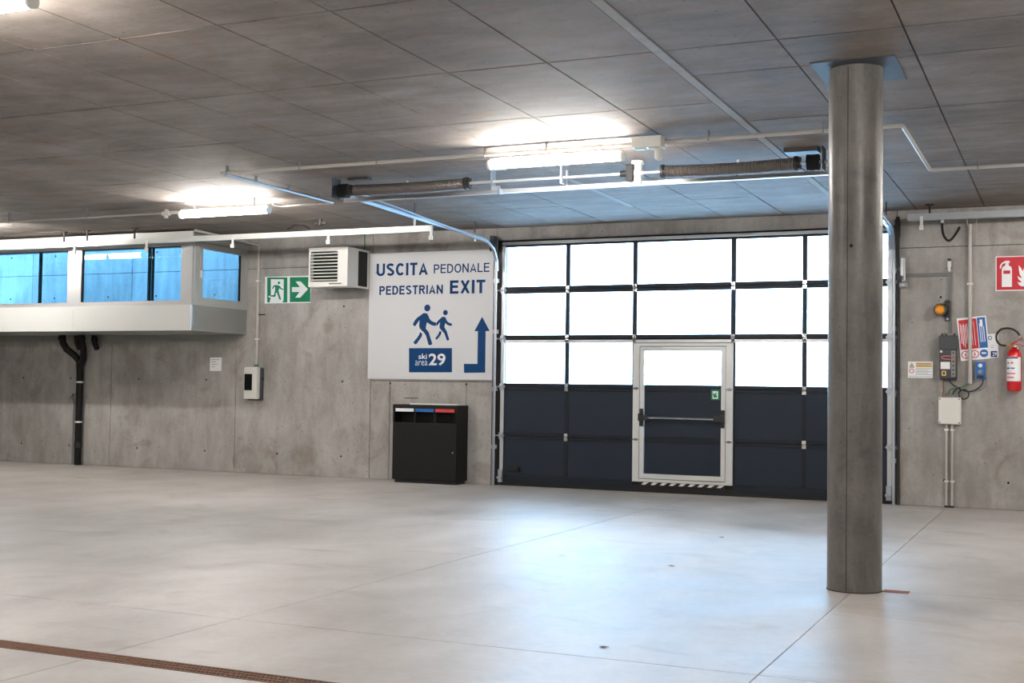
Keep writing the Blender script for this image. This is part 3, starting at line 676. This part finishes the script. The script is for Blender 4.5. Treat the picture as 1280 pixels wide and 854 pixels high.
#>PICT
# emergency exit sign
EY = W-.012
eg = thing('emergency_exit_sign', (-12.14, EY, 2.91), 'green running-man and arrow escape sign behind the wall heater', 'sign')
MB().box(-12.612, -11.682, EY, W-.001, 2.91, 3.37, .002).build('plate', 'print_white', eg)
#<EXIT
MB().poly([(-12.568, 3.359), (-12.157, 3.349), (-12.147, 2.923), (-12.556, 2.929)], EY-.001, EY).build('green_field', 'green', eg)
MB().poly([(-12.105, 3.351), (-11.693, 3.345), (-11.683, 2.925), (-12.094, 2.927)], EY-.001, EY).build('green_field', 'green', eg)
MB().poly([(-12.492, 3.326), (-12.227, 3.32), (-12.222, 2.967), (-12.246, 2.92), (-12.506, 2.924), (-12.487, 3.01), (-12.533, 3.019), (-12.534, 3.035), (-12.484, 3.049)], EY-.002, EY-.0011).build('door_symbol', 'print_white', eg)
MB().poly([(-12.059, 3.182), (-11.898, 3.179), (-11.987, 3.276), (-11.883, 3.274), (-11.736, 3.14), (-11.888, 3.0), (-11.986, 3.001), (-11.904, 3.095), (-12.057, 3.098)], EY-.002, EY-.0011).build('arrow', 'print_white', eg)
MB().poly([(-12.42, 3.219), (-12.397, 3.224), (-12.333, 3.219), (-12.299, 3.201), (-12.275, 3.168), (-12.229, 3.154), (-12.231, 3.136), (-12.286, 3.149), (-12.315, 3.168), (-12.329, 3.123), (-12.3, 3.045), (-12.274, 2.982), (-12.29, 2.966), (-12.314, 2.988), (-12.355, 3.085), (-12.382, 3.095), (-12.384, 3.035), (-12.403, 3.021), (-12.493, 3.029), (-12.494, 3.049), (-12.419, 3.054), (-12.405, 3.105), (-12.395, 3.17), (-12.408, 3.201), (-12.434, 3.178), (-12.444, 3.154), (-12.461, 3.164), (-12.445, 3.202)], EY-.003, EY-.0021).build('running_figure', 'green', eg)
MB().cyl((-12.323, EY-.003, 3.26), (-12.323, EY-.0021, 3.26), 0.024, 16).build('running_figure', 'green', eg)
#>EXIT
# heater
hx0, hx1, hy0, hy1, hz0, hz1 = -11.29, -10.555, 17.07, 17.40, 3.115, 3.75
h = thing('wall_heater', ((hx0+hx1)/2, 17.24, hz0), 'white louvred air heater mounted high on the wall left of the exit board', 'heater')
f = MB(); lx0, lx1, lz0, lz1 = hx0+.03, -10.74, 3.195, 3.685
f.box(hx0, hx1, hy0+.03, hy1, hz0, hz0+.02).box(hx0, hx1, hy0+.03, hy1, hz1-.02, hz1).box(hx0, hx0+.02, hy0+.03, hy1, hz0+.02, hz1-.02).box(hx1-.02, hx1, hy0+.03, hy1, hz0+.02, hz1-.02).box(hx0+.02, hx1-.02, hy1-.02, hy1, hz0+.02, hz1-.02)
f.build('casing', 'white_paint', h)
f = MB().box(hx0, hx1, hy0, hy0+.03, hz0, lz0).box(hx0, hx1, hy0, hy0+.03, lz1, hz1).box(hx0, lx0, hy0, hy0+.03, lz0, lz1).box(lx1, hx1, hy0, hy0+.03, lz0, lz1).build('front_frame', 'white_paint', h)
MB().box(lx0, lx1, hy0+.10, hy0+.12, lz0, lz1).build('inner_screen', 'dark_hole', h)
for k in range(9):
    z = lz0+.03+k*(lz1-lz0-.02)/8.8
    MB().strip([(lx0, hy0+.022, z), (lx1, hy0+.022, z)], .026, .004, (0, .8, -.6)).build('louvre', 'white_paint', h)
MB().box(-10.90, -10.66, hy0-.001, hy0, 3.147, 3.170).build('badge', 'print_grey', h)
for xa, xb in ((hx1-.045, hx1), (hx0, hx0+.045)):
    f = MB().box(xa, xb, W-.04, W-.001, hz0, hz1).box(xa+.004, xb-.004, hy1+.001, W-.04, hz0, hz0+.03).box(xa+.004, xb-.004, hy1+.001, W-.04, hz1-.03, hz1)
    f.build('wall_bracket', 'white_paint', h)
MB().box(hx0+.06, hx1-.012, hy1+.001, W-.045, hz0+.035, hz1-.035).build('fan_housing', 'rubber', h)
MB().tube([(-10.62, 17.68, 3.6), (-10.62, 17.70, 3.8), (-10.64, 17.72, 4.0), (-10.64, 17.72, CZ-.003)], .01, 6).build('cable', 'green_cable', h)

# conduit and wall box beside the bay
conduit([(-12.735, W-.03, 1.86), (-12.735, W-.03, 3.92), (-12.735, 16.0, 3.965)], .022, 'wall_conduit', 'thin white conduit dropping down the wall beside the bay window', clips=[((-12.735, W-.03, z), 'w') for z in (2.3, 3.3)])
MB_ = MB().cyl((-12.735, W-.03, 2.72), (-12.735, W-.01, 2.72), .03, 10).box(-12.76, -12.60, W-.02, W-.001, 2.71, 2.73).build('conduit_clip', 'black'); tag(MB_, 'small dark clip on the wall conduit below the green sign', 'clip')
t = thing('charger_box', (-12.74, W, 1.23), 'white box with a black front panel mounted on the wall below the conduit', 'wall box')
MB().box(-12.90, -12.63, W-.17, W-.05, 1.27, 1.82, .03).build('body', 'white_plastic', t, True)
MB().box(-12.885, -12.60, W-.06, W-.001, 1.25, 1.80, .01).build('back_plate', 'box_dark', t)
MB().box(-12.875, -12.72, W-.177, W-.168, 1.42, 1.70, .004).build('front_panel', 'black_gloss', t)
MB().cyl((-12.60, W-.05, 1.62), (-12.575, W-.05, 1.62), .02, 10).build('side_knob', 'black', t)
MB().tube([(-12.76, W-.05, 1.80), (-12.755, W-.04, 1.84), (-12.74, W-.03, 1.88)], .014, 6).tube([(-12.70, W-.05, 1.80), (-12.71, W-.04, 1.84), (-12.73, W-.03, 1.88)], .012, 6).build('cable', 'green_cable', t)
t = thing('notice', (-13.61, W, 1.745), 'small white notice fixed to the wall under the bay window', 'notice')
MB().box(-13.735, -13.492, W-.01, W-.001, 1.745, 1.982).build('plate', 'print_white', t)
f = MB()
for k, ww in enumerate((.17, .10, .13, .08)): f.box(-13.70, -13.70+ww, W-.012, W-.0101, 1.94-k*.04, 1.947-k*.04)
f.build('print', 'print_grey', t)

# black drain pipes below the bay
t = thing('drain_pipe', (-16.60, W-.06, 0), 'black forked drain pipe running down the wall under the bay window', 'pipe')
yp = W-.09
MB().tube([(-16.86, yp-.2, 2.375), (-16.86, yp-.18, 2.24), (-16.82, yp-.12, 2.12), (-16.70, yp-.03, 2.0), (-16.62, yp, 1.9), (-16.60, yp, 1.7), (-16.60, yp, .05), (-16.60, yp+.01, .0)], .062, 16).build('main_pipe', 'pipe_black', t, True)
MB().tube([(-16.40, yp-.2, 2.375), (-16.40, yp-.18, 2.24), (-16.42, yp-.12, 2.12), (-16.50, yp-.03, 1.97), (-16.585, yp, 1.82)], .058, 16).build('branch_pipe', 'pipe_black', t, True)
for x in (-16.86, -16.40): MB().cyl((x, yp-.2, 2.29), (x, yp-.2, 2.34), .072, 16).build('pipe_collar', 'pipe_black', t, True)
for z in (1.52, .79): MB().cyl((-16.60, yp, z-.015), (-16.60, yp, z+.015), .067, 16).build('pipe_band', 'white_plastic', t, True)
MB().cyl((-16.60, yp, .32), (-16.60, yp, .42), .07, 16).build('pipe_coupling', 'steel_dark', t, True)
t = thing('drain_pipe', (-16.2, W-.06, 2.2), 'short black pipe stub under the bay beside the forked drain pipe', 'pipe')
MB().tube([(-16.24, yp-.05, 2.375), (-16.24, yp-.04, 2.24), (-16.24, W-.06, 2.13)], .05, 14).cyl((-16.24, yp-.045, 2.27), (-16.24, yp-.045, 2.33), .06, 14).build('stub', 'pipe_black', t, True)
MB().tube([(-16.66, yp-.05, 2.375), (-16.66, yp-.04, 2.24), (-16.66, W-.06, 2.13)], .045, 14).build('stub', 'pipe_black', t, True)
t = thing('standpipe', (-16.79, W-.04, 0), 'thin steel standpipe with a tap beside the black drain pipe', 'tap')
MB().tube([(-16.79, W-.04, 0), (-16.79, W-.04, 1.15)], .014, 10).tube([(-16.745, W-.04, 0), (-16.745, W-.04, .55)], .01, 8).build('riser', 'galv', t, True)
MB().tube([(-16.79, W-.04, 1.12), (-16.79, W-.06, 1.2), (-16.80, W-.11, 1.24), (-16.84, W-.13, 1.22), (-16.87, W-.14, 1.16)], .018, 8).box(-16.83, -16.76, W-.10, W-.06, 1.24, 1.28, .005).cyl((-16.79, W-.07, 1.28), (-16.79, W-.07, 1.30), .035, 12).build('tap_head', 'chrome', t, True)

# ------------------------------------------------------------------ recycling bin
bx0, bx1, by0, by1, bz1 = -9.84, -8.695, 17.36, 17.74, 1.235
t = thing('recycling_bin', ((bx0+bx1)/2, (by0+by1)/2, 0), 'black metal recycling cabinet with three coloured slots against the wall', 'bin')
f = MB(); f.box(bx0, bx0+.02, by0+.02, by1, .05, bz1).box(bx1-.03, bx1, by0+.02, by1, .05, bz1).box(bx0+.02, bx1-.03, by1-.02, by1, .05, bz1).box(bx0+.02, bx1-.03, by0+.02, by1-.02, bz1-.03, bz1).box(bx0+.02, bx1-.03, by0+.02, by1-.02, .05, .08)
f.box(bx0+.02, bx1-.03, by0+.25, by0+.27, .9, bz1-.03)
f.build('cabinet', 'bin_black', t)
MB().box(bx0+.03, bx1-.03, by0+.04, by1-.02, 0, .05).build('plinth', 'black', t)
MB().box(bx0+.005, bx1-.005, by0-.004, by0+.02, .06, .955, .004).build('door', 'bin_black', t)
cw = (bx1-bx0-.07)/3
f = MB().box(bx0, bx1, by0-.004, by0+.02, 1.17, bz1, .003)
for k in range(4):
    x = bx0+.02+k*(cw+.0)+(.0 if k else -.02); f.box(x, x+.03, by0, by0+.02, .955, 1.17)
f.box(bx1-.03, bx1, by0, by0+.02, .955, 1.17)
f.build('slot_frame', 'bin_black', t)
for k, mm in enumerate(('print_white', 'bin_blue', 'bin_red')):
    x = bx0+.05+k*cw; MB().box(x, x+cw-.03, by0-.008, by0-.0045, 1.125, 1.175).build('slot_flap', mm, t)
MB().cyl((bx1-.06, by0-.02, .50), (bx1-.06, by0-.004, .50), .014, 12).build('lock', 'chrome', t)
tag(MB().box(bx0+.28, bx1-.02, by0+.05, by1-.05, bz1+.0005, bz1+.022).build('tray', 'white_plastic'), 'flat white strip lying on top of the black recycling bin', 'tray')
MB().box(-9.85, -9.6, W-.003, W+.001, 1.33, 1.34).build('wall_scratch', 'dark_hole', wall)

# ------------------------------------------------------------------ things on the right wall
#<RIGHT
def qx(px): return -.901+(px-1245)*.00995       # wall metres from the survey of the right wall
def qz(py): return 3.36-(py-321)*.01068
# warning notice
t = thing('warning_notice', (-1.86, W, 1.735), 'small white warning notice with a triangle on the wall right of the door', 'sign')
MB().box(-2.024, -1.70, W-.008, W-.001, 1.735, 1.957).build('plate', 'print_white', t)
f = MB().poly([(-2.005, 1.875), (-1.94, 1.875), (-1.9725, 1.94)], W-.010, W-.0081); f.build('triangle', 'print_grey', t)
MB().poly([(-1.99, 1.881), (-1.955, 1.881), (-1.9725, 1.918)], W-.0112, W-.0101).build('triangle_field', 'print_yellow', t)
MB().lathe([(.033, -.001), (.033, 0)], (-1.975, W-.009, 1.83), 'y', 20).build('red_ring', 'print_red', t); MB().lathe([(.024, -.001), (.024, 0)], (-1.975, W-.0102, 1.83), 'y', 20).build('ring_field', 'print_white', t)
MB().strip([(-1.995, W-.0122, 1.85), (-1.955, W-.0122, 1.81)], .006, .001, (0, 1, 0)).build('red_bar', 'print_red', t)
f = MB(); f.box(-1.92, -1.715, W-.010, W-.0081, 1.88, 1.942); f.build('yellow_field', 'print_yellow', t)
f = MB()
for k in range(3): f.box(-1.91+.02*(k == 1), -1.73-.03*(k == 1), W-.011, W-.0101, 1.928-k*.019, 1.934-k*.019)
for k in range(7): f.box(-1.92, -1.72-.02*(k % 3), W-.010, W-.0081, 1.862-k*.014, 1.866-k*.014)
for k in range(2): f.box(-2.01, -1.72, W-.010, W-.0081, 1.758-k*.01, 1.761-k*.01)
f.build('print_lines', 'print_grey', t)
# door control unit
t = thing('control_unit', (-1.497, W, 1.723), 'dark grey door control unit with a column of buttons, below the amber lamp', 'control box')
MB().box(-1.61, -1.384, W-.13, W-.001, 2.115, 2.305, .01).build('upper_housing', 'box_dark', t)
MB().box(-1.607, -1.387, W-.12, W-.001, 1.735, 2.112, .006).build('lower_housing', 'box_dark', t)
MB().box(-1.455, -1.40, W-.127, W-.1205, 1.75, 2.10, .003).build('key_strip', 'grey_pvc', t)
for k in range(6): MB().cyl((-1.428, W-.134, 2.07-k*.057), (-1.428, W-.1275, 2.07-k*.057), .011, 12).build('button', 'print_red' if k == 1 else 'print_black', t)
MB().box(-1.59, -1.47, W-.123, W-.1205, 1.855, 1.95).build('label_plate', 'print_white', t)
MB().box(-1.597, -1.568, W-.123, W-.1205, 2.075, 2.105).build('label_plate', 'print_white', t)
MB().box(-1.575, -1.52, W-.123, W-.1205, 1.765, 1.83).build('label_plate', 'print_yellow', t)
MB().box(-1.56, -1.535, W-.1245, W-.1235, 1.78, 1.815).build('label_print', 'print_black', t)
MB().tube([(-1.55, W-.124, 1.99), (-1.575, W-.124, 2.0), (-1.575, W-.124, 2.02), (-1.55, W-.124, 2.03), (-1.46, W-.124, 2.03)], .006, 6).tube([(-1.55, W-.124, 1.99), (-1.46, W-.124, 1.985)], .006, 6).build('cable_symbol', 'print_pink', t)
MB().box(-1.60, -1.39, W-.10, W-.002, 1.712, 1.734).build('cable_gland_bar', 'black', t)
for x in (-1.58, -1.53, -1.42): MB().cyl((x, W-.03, 2.306), (x, W-.03, 2.335), .012, 8).build('gland', 'black', t)
# amber beacon
t = thing('warning_beacon', (-1.59, W, 2.5), 'round amber warning light with a black housing on the wall right of the door', 'beacon')
MB().box(-1.545, -1.475, W-.05, W-.001, 2.50, 2.78, .015).build('bracket', 'black', t)
MB().cyl((-1.595, W-.17, 2.65), (-1.575, W-.03, 2.65), .085, 24).build('housing', 'black', t, True)
MB().lathe([(.066, 0), (.066, -.01), (.06, -.03), (.04, -.05), (.015, -.057)], (-1.597, W-.171, 2.65), 'y', 24).build('lens', 'amber', t, True)
MB().cyl((-1.51, W-.052, 2.53), (-1.51, W-.046, 2.53), .018, 12).build('screw', 'galv', t)
# prohibition board, hung a little askew
TL = Vector((-1.396, 0, 2.539)); TR = Vector((-1.026, 0, 2.574)); BL = Vector((-1.342, 0, 1.965))
U = TR-TL; V = BL-TL
def uv(u, v): p = TL+U*u+V*v; return (p.x, p.z)
def quad(u0, u1, v0, v1): return [uv(u0, v0), uv(u1, v0), uv(u1, v1), uv(u0, v1)]
t = thing('site_safety_board', (-1.2, W, 1.97), 'tilted white board with red and blue panels and three round symbols behind the pipe', 'sign')
MB().poly(quad(0, 1, 0, 1), W-.012, W-.002).build('board', 'print_white', t)
MB().poly(quad(.05, .40, .05, .74), W-.0135, W-.0121).build('red_panel', 'print_red', t)
MB().poly(quad(.42, .66, .04, .74), W-.0135, W-.0121).build('pink_panel', 'print_red', t)
MB().poly(quad(.68, .96, .03, .74), W-.0135, W-.0121).build('blue_panel', 'print_blue2', t)
f = MB()
for k in range(5): f.poly(quad(.09+k*.055, .115+k*.055, .14+.03*(k % 2), .60+.05*(k % 3)), W-.0145, W-.0136)
for k in range(2): f.poly(quad(.47+k*.08, .485+k*.08, .10, .66), W-.0145, W-.0136)
for k in range(3): f.poly(quad(.74+k*.065, .765+k*.065, .16+.04*k, .60), W-.0145, W-.0136)
f.poly(quad(.77, .86, .08, .24), W-.0145, W-.0136)
f.build('panel_lettering', 'print_white', t)
for u, mm in ((.18, 'print_red'), (.50, 'print_red'), (.81, 'print_blue2')):
    x, z = uv(u, .865); MB().lathe([(.053, -.0012), (.053, 0)], (x, W-.0122, z), 'y', 24).build('round_symbol', mm, t)
    if mm == 'print_red':
        MB().lathe([(.042, -.001), (.042, 0)], (x, W-.0136, z), 'y', 24).build('symbol_field', 'print_white', t)
        MB().strip([(x-.036, W-.0156, z+.034), (x+.036, W-.0156, z-.034)], .009, .001, (0, 1, 0)).box(x-.008, x+.008, W-.0156, W-.0148, z-.025, z+.02).build('symbol_bar', 'print_pink', t)
    else: MB().box(x-.03, x+.02, W-.0148, W-.0136, z-.008, z+.012).box(x+.02, x+.03, W-.0148, W-.0136, z-.002, z+.01).build('symbol_hand', 'print_white', t)
t = thing('info_sheet', (-.93, W, 2.0), 'narrow white sheet with a blue number 29, right of the tilted board', 'sign')
MB().poly([(-1.0, 2.325), (-.875, 2.335), (-.872, 2.02), (-1.0, 2.0)], W-.022, W-.014).build('sheet', 'print_white', t)
MB().tube([(-.975+.02*math.cos(k*.628), W-.0225, 2.275+.024*math.sin(k*.628)) for k in range(11)], .005, 6).build('ring_logo', 'print_blue', t)
MB().box(-.965, -.885, W-.0235, W-.0221, 2.02, 2.10).build('blue_block', 'print_blue', t)
text('29', -.945, -.892, 2.035, 2.085, W-.0236, 'print_white', t, bold=.02, depth=.001)
f = MB()
for k in range(2): f.box(-.965, -.925, W-.0232, W-.0221, 2.17-k*.025, 2.175-k*.025)
f.build('print_lines', 'print_grey', t)
# blue push-button box
t = thing('push_button_box', (-1.09, W, 1.72), 'blue push button box under the tilted safety board', 'switch')
MB().box(-1.152, -1.03, W-.08, W-.001, 1.722, 1.955, .008).build('housing', 'print_blue2', t)
MB().cyl((-1.092, W-.095, 1.905), (-1.092, W-.0805, 1.905), .026, 16).build('button', 'print_white', t)
MB().cyl((-1.092, W-.09, 1.82), (-1.092, W-.0805, 1.82), .03, 16).build('dial', 'chrome', t)
MB().box(-1.135, -1.05, W-.083, W-.0805, 1.735, 1.775).build('legend', 'print_black', t)
# junction box with two conduits
t = thing('junction_box', (-1.476, W, 1.108), 'white rectangular junction box on the right wall above two thin conduits', 'junction box')
MB().box(-1.62, -1.333, W-.11, W-.001, 1.115, 1.475, .01).build('body', 'white_plastic', t)
MB().box(-1.612, -1.341, W-.118, W-.1105, 1.123, 1.467, .004).build('lid', 'white_plastic', t)
for x in (-1.598, -1.355):
    for z in (1.137, 1.453): MB().cyl((x, W-.122, z), (x, W-.1185, z), .012, 10).build('screw', 'grey_pvc', t)
for x in (-1.57, -1.49, -1.44, -1.38): MB().cyl((x, W-.06, 1.475), (x, W-.06, 1.515), .016, 10).build('gland', 'grey_pvc', t)
for x, wh in ((-1.522, 'left'), (-1.447, 'right')):
    conduit([(x, W-.05, .03), (x, W-.05, 1.114)], .014, 'wall_conduit', 'thin grey conduit rising to the white junction box, %s of the pair' % wh, 'pvc', clips=[((x, W-.05, z), 'w') for z in (.35, 1.04)])
foot_parent = [o for o in bpy.data.objects if o.get('label', '').endswith('left of the pair')][0]
MB().box(-1.545, -1.425, W-.075, W-.02, 0, .028).build('conduit_foot', 'steel_dark', foot_parent)
# cables under the control unit
def cable(pts, r, m, label): tag(MB().tube(smooth_path(pts), r, 8).build('cable', m, None, True), label, 'cable', )
cable([(-1.56, W-.06, 1.71), (-1.56, W-.07, 1.62), (-1.555, W-.07, 1.56), (-1.57, W-.06, 1.516)], .009, 'rust', 'brown cable between the dark control unit and the white junction box')
cable([(-1.48, W-.06, 1.71), (-1.45, W-.08, 1.66), (-1.40, W-.07, 1.62), (-1.33, W-.06, 1.58), (-1.22, W-.06, 1.56), (-1.12, W-.06, 1.60), (-1.07, W-.05, 1.66), (-1.06, W-.05, 1.721)], .008, 'black', 'black cable sagging from the control unit to the blue button box')
cable([(-1.49, W-.06, 1.516), (-1.48, W-.07, 1.57), (-1.40, W-.08, 1.60), (-1.30, W-.08, 1.62), (-1.24, W-.05, 1.66)], .008, 'green_cable', 'green cable leading from the junction box to the white pipe')
lp = [(-1.44, W-.06, 1.516), (-1.42, W-.08, 1.56), (-1.36, W-.09, 1.61)]+[(-1.30+.065*math.cos(R(120-k*40)), W-.09+.004*k, 1.52+.065*math.sin(R(120-k*40))) for k in range(10)]
cable(lp, .008, 'black', 'black cable coiled in a small loop beside the junction box')
cable([(-1.38, W-.06, 1.516), (-1.36, W-.05, 1.55), (-1.26, W-.04, 1.57), (-1.10, W-.05, 1.585), (-1.02, W-.05, 1.63), (-1.03, W-.06, 1.68), (-1.045, W-.06, 1.721)], .006, 'grey_pvc', 'thin grey cable looping below the blue button box')
# white pipe down the right wall
conduit([(-1.222, W-.05, 1.66), (-1.222, W-.05, 3.80)], .026, 'wall_conduit', 'white pipe running down the right wall in front of the tilted board', 'pvc', clips=[((-1.222, W-.05, 3.0), 'w')])
# grey trunking
t = thing('wall_trunking', (-1.8, W, 3.1), 'thin grey cable trunking bent down the wall above the control unit', 'trunking')
MB().box(-2.06, -1.455, W-.03, W-.001, 3.115, 3.16).build('horizontal_run', 'trunking_grey', t)
MB().box(-1.50, -1.455, W-.03, W-.001, 2.34, 3.114).build('vertical_run', 'trunking_grey', t)
t = thing('cable_end', (-1.485, W, 3.12), 'small white plug with a black cap on the wall above the trunking', 'plug')
MB().cyl((-1.485, W-.06, 3.19), (-1.485, W-.06, 3.31), .025, 12).box(-1.50, -1.47, W-.06, W-.001, 3.22, 3.27).cyl((-1.485, W-.06, 3.165), (-1.485, W-.06, 3.19), .013, 10).build('body', 'white_plastic', t, True)
MB().cyl((-1.485, W-.06, 3.311), (-1.485, W-.06, 3.345), .022, 12).box(-1.52, -1.45, W-.07, W-.05, 3.205, 3.225).build('cap', 'black', t)
cable([(-1.54, 17.3, 3.822), (-1.545, 17.33, 3.72), (-1.53, 17.4, 3.62), (-1.48, 17.5, 3.565), (-1.43, 17.6, 3.62), (-1.38, 17.7, 3.72), (-1.36, 17.745, 3.77)], .016, 'rubber', 'thick black cable hanging in a loop below the right rail')
tag(MB().cyl((-1.54, 17.3, 3.78), (-1.54, 17.3, 3.822), .02, 12).build('cable_gland', 'white_plastic'), 'small white cable gland under the right rail at the black loop', 'gland')
cable([(-1.235, 17.3, 3.822), (-1.235, 17.4, 3.78), (-1.23, 17.6, 3.75), (-1.225, 17.69, 3.801)], .006, 'pvc', 'thin white cord hanging under the right rail at the top of the pipe')
cable([(-1.115, 17.3, 3.822), (-1.115, 17.4, 3.70), (-1.13, 17.6, 3.60), (-1.14, W-.01, 3.52)], .004, 'pvc', 'thin white string hanging under the right rail beside the pipe')
# hand chain of the door
t = thing('door_chain_hoist', (-2.1, 17.6, 2.95), 'dark strap and chrome chain hanging beside the right end of the door', 'chain')
MB().box(-2.165, -2.125, 17.58, 17.66, 3.24, 3.93, .004).build('strap', 'rubber', t)
for x in (-2.10, -2.08, -2.055): MB().cyl((x, 17.62, 3.05), (x, 17.62, 3.36), .006, 6).build('chain', 'galv', t)
MB().box(-2.135, -2.08, 17.56, 17.70, 3.04, 3.12, .006).build('chain_guard', 'black', t)
MB().cyl((-2.12, 17.62, 3.0), (-2.04, 17.62, 3.0), .05, 16).box(-2.13, -2.03, 17.66, W-.001, 2.97, 3.03).build('spool', 'galv', t, True)
MB().box(-2.140, -2.128, 17.72, W-.001, 0, 3.2).build('cover_strip', 'steel_dark', t)
# fire extinguisher sign
t = thing('fire_sign', (-.67, W, 2.9), 'red square sign with a white extinguisher and flames on the right wall', 'sign')
MB().box(-.905, -.435, W-.008, W-.001, 2.90, 3.362).build('plate', 'print_white', t)
MB().box(-.893, -.447, W-.009, W-.0081, 2.912, 3.350).build('red_field', 'print_red', t)
def ex(c): return [(round(-.905+(a-622)*.00232, 4), round(3.362-(b-342)*.00251, 4)) for a, b in c]
MB().poly(ex([(655, 410), (660, 398), (672, 392), (676, 380), (668, 376), (668, 368), (690, 366), (700, 372), (692, 380), (692, 392), (704, 398), (709, 410), (709, 505), (655, 505)]), W-.010, W-.0091).build('extinguisher_symbol', 'print_white', t)
MB().poly(ex([(674, 370), (656, 376), (646, 390), (644, 406), (651, 406), (653, 393), (660, 383), (674, 378)]), W-.010, W-.0091).build('hose_symbol', 'print_white', t)
MB().poly(ex([(664, 418), (700, 418), (700, 436), (664, 436)]), W-.011, W-.0101).build('symbol_band', 'print_red', t)
MB().poly(ex([(745, 392), (758, 408), (765, 425), (776, 400), (782, 425), (790, 440), (800, 420), (803, 450), (800, 480), (785, 500), (765, 505), (748, 498), (738, 480), (752, 484), (760, 480), (745, 468), (738, 448), (752, 458), (762, 460), (750, 440), (746, 415)]), W-.010, W-.0091).build('flame_symbol', 'print_white', t)
# fire extinguisher
X0, Y0 = -.672, W-.13
t = thing('fire_extinguisher', (X0, Y0, 1.56), 'red fire extinguisher with a black hose looped to its left, on the right wall', 'fire extinguisher')
MB().lathe([(.06, 1.565), (.082, 1.575), (.092, 1.60), (.092, 2.02), (.086, 2.07), (.06, 2.115), (.03, 2.13), (.022, 2.15)], (X0, Y0, 0), 'z', 32).build('cylinder', 'ext_red', t, True)
def wrap(a0, a1, z0, z1, r, name, m):
    b = MB(); n = 14; A = []
    for i in range(n+1):
        a = R(a0+(a1-a0)*i/n); A.append([b.bm.verts.new((X0+rr*math.cos(a), Y0+rr*math.sin(a), z)) for rr, z in ((r, z0), (r, z1), (r-.0008, z1), (r-.0008, z0))])
    for p, q in zip(A, A[1:]):
        for k in range(4): b.bm.faces.new((p[k], q[k], q[(k+1) % 4], p[(k+1) % 4]))
    b.bm.faces.new(A[0]); b.bm.faces.new(A[-1][::-1]); b.build(name, m, t)
wrap(-172, -30, 1.70, 2.015, .0935, 'label', 'print_white')
wrap(-172, -60, 1.995, 2.012, .0945, 'label_band', 'print_blue')
for z, a0, a1, mm in ((1.93, -150, -130, 'print_red'), (1.93, -115, -95, 'print_red'), (1.86, -160, -120, 'print_blue2'), (1.86, -112, -85, 'print_blue2'), (1.79, -160, -80, 'print_pink'), (1.74, -150, -90, 'print_pink')):
    wrap(a0, a1, z, z+.018, .0945, 'label_print', mm)
MB().cyl((X0, Y0, 2.13), (X0, Y0, 2.185), .024, 16).cyl((X0-.07, Y0, 2.165), (X0, Y0, 2.165), .014, 12).cyl((X0-.10, Y0, 2.168), (X0-.06, Y0, 2.166), .018, 12).build('valve', 'brass', t, True)
MB().strip([(X0-.04, Y0, 2.185), (X0+.02, Y0, 2.215), (X0+.09, Y0, 2.265)], .03, .012, (0, 1, 0)).strip([(X0-.04, Y0, 2.18), (X0+.04, Y0, 2.185), (X0+.12, Y0, 2.155)], .03, .01, (0, 1, 0)).build('handle', 'ext_red', t)
MB().cyl((X0+.05, Y0, 2.115), (X0+.05, Y0, 2.15), .02, 12).cyl((X0+.02, Y0-.01, 2.16), (X0+.02, Y0-.045, 2.16), .018, 14).build('gauge', 'chrome', t, True)
hp = [(X0-.10, Y0, 2.168), (X0-.17, Y0+.01, 2.18), (X0-.215, Y0+.03, 2.24), (X0-.215, Y0+.04, 2.32), (X0-.17, Y0+.05, 2.38), (X0-.10, Y0+.05, 2.40), (X0-.02, Y0+.04, 2.385), (X0+.04, Y0+.03, 2.34), (X0+.07, Y0+.02, 2.29)]
MB().tube(smooth_path(hp), .013, 10).build('hose', 'rubber', t, True)
MB().cyl((X0+.065, Y0+.02, 2.30), (X0+.10, Y0+.02, 2.23), .016, 12, .022).build('nozzle', 'chrome', t)
MB().box(X0-.03, X0+.03, Y0+.085, W-.001, 1.95, 2.0).box(X0-.05, X0+.05, W-.01, W-.001, 1.85, 2.12).build('wall_bracket', 'steel_dark', t)

#>RIGHT

# scraps on the floor
def scrap(name, x, y, r, m, label):
    n = 7; pts = []
    b = MB(); vs = [b.bm.verts.new((x+r*math.cos(i*6.28/n)*random.uniform(.6, 1.2), y+r*.6*math.sin(i*6.28/n)*random.uniform(.6, 1.2), .0015+random.uniform(0, .006))) for i in range(n)]
    c = b.bm.verts.new((x, y, .01))
    for i in range(n): b.bm.faces.new((vs[i], vs[(i+1) % n], c))
    tag(b.build(name, m), label, 'litter')
scrap('paper_scrap', -4.228, 10.6, .045, 'print_white', 'small white paper scrap on the floor in front of the garage door')
scrap('dry_leaf', -3.29, 12.7, .04, 'leaf', 'small brown scrap on the floor nearest the garage door')
scrap('dry_leaf', -3.13, 10.41, .04, 'leaf', 'small brown scrap on the floor left of the pillar')
scrap('dry_leaf', -2.49, 6.93, .035, 'leaf', 'small brown scrap on the near floor, lowest in the photo')
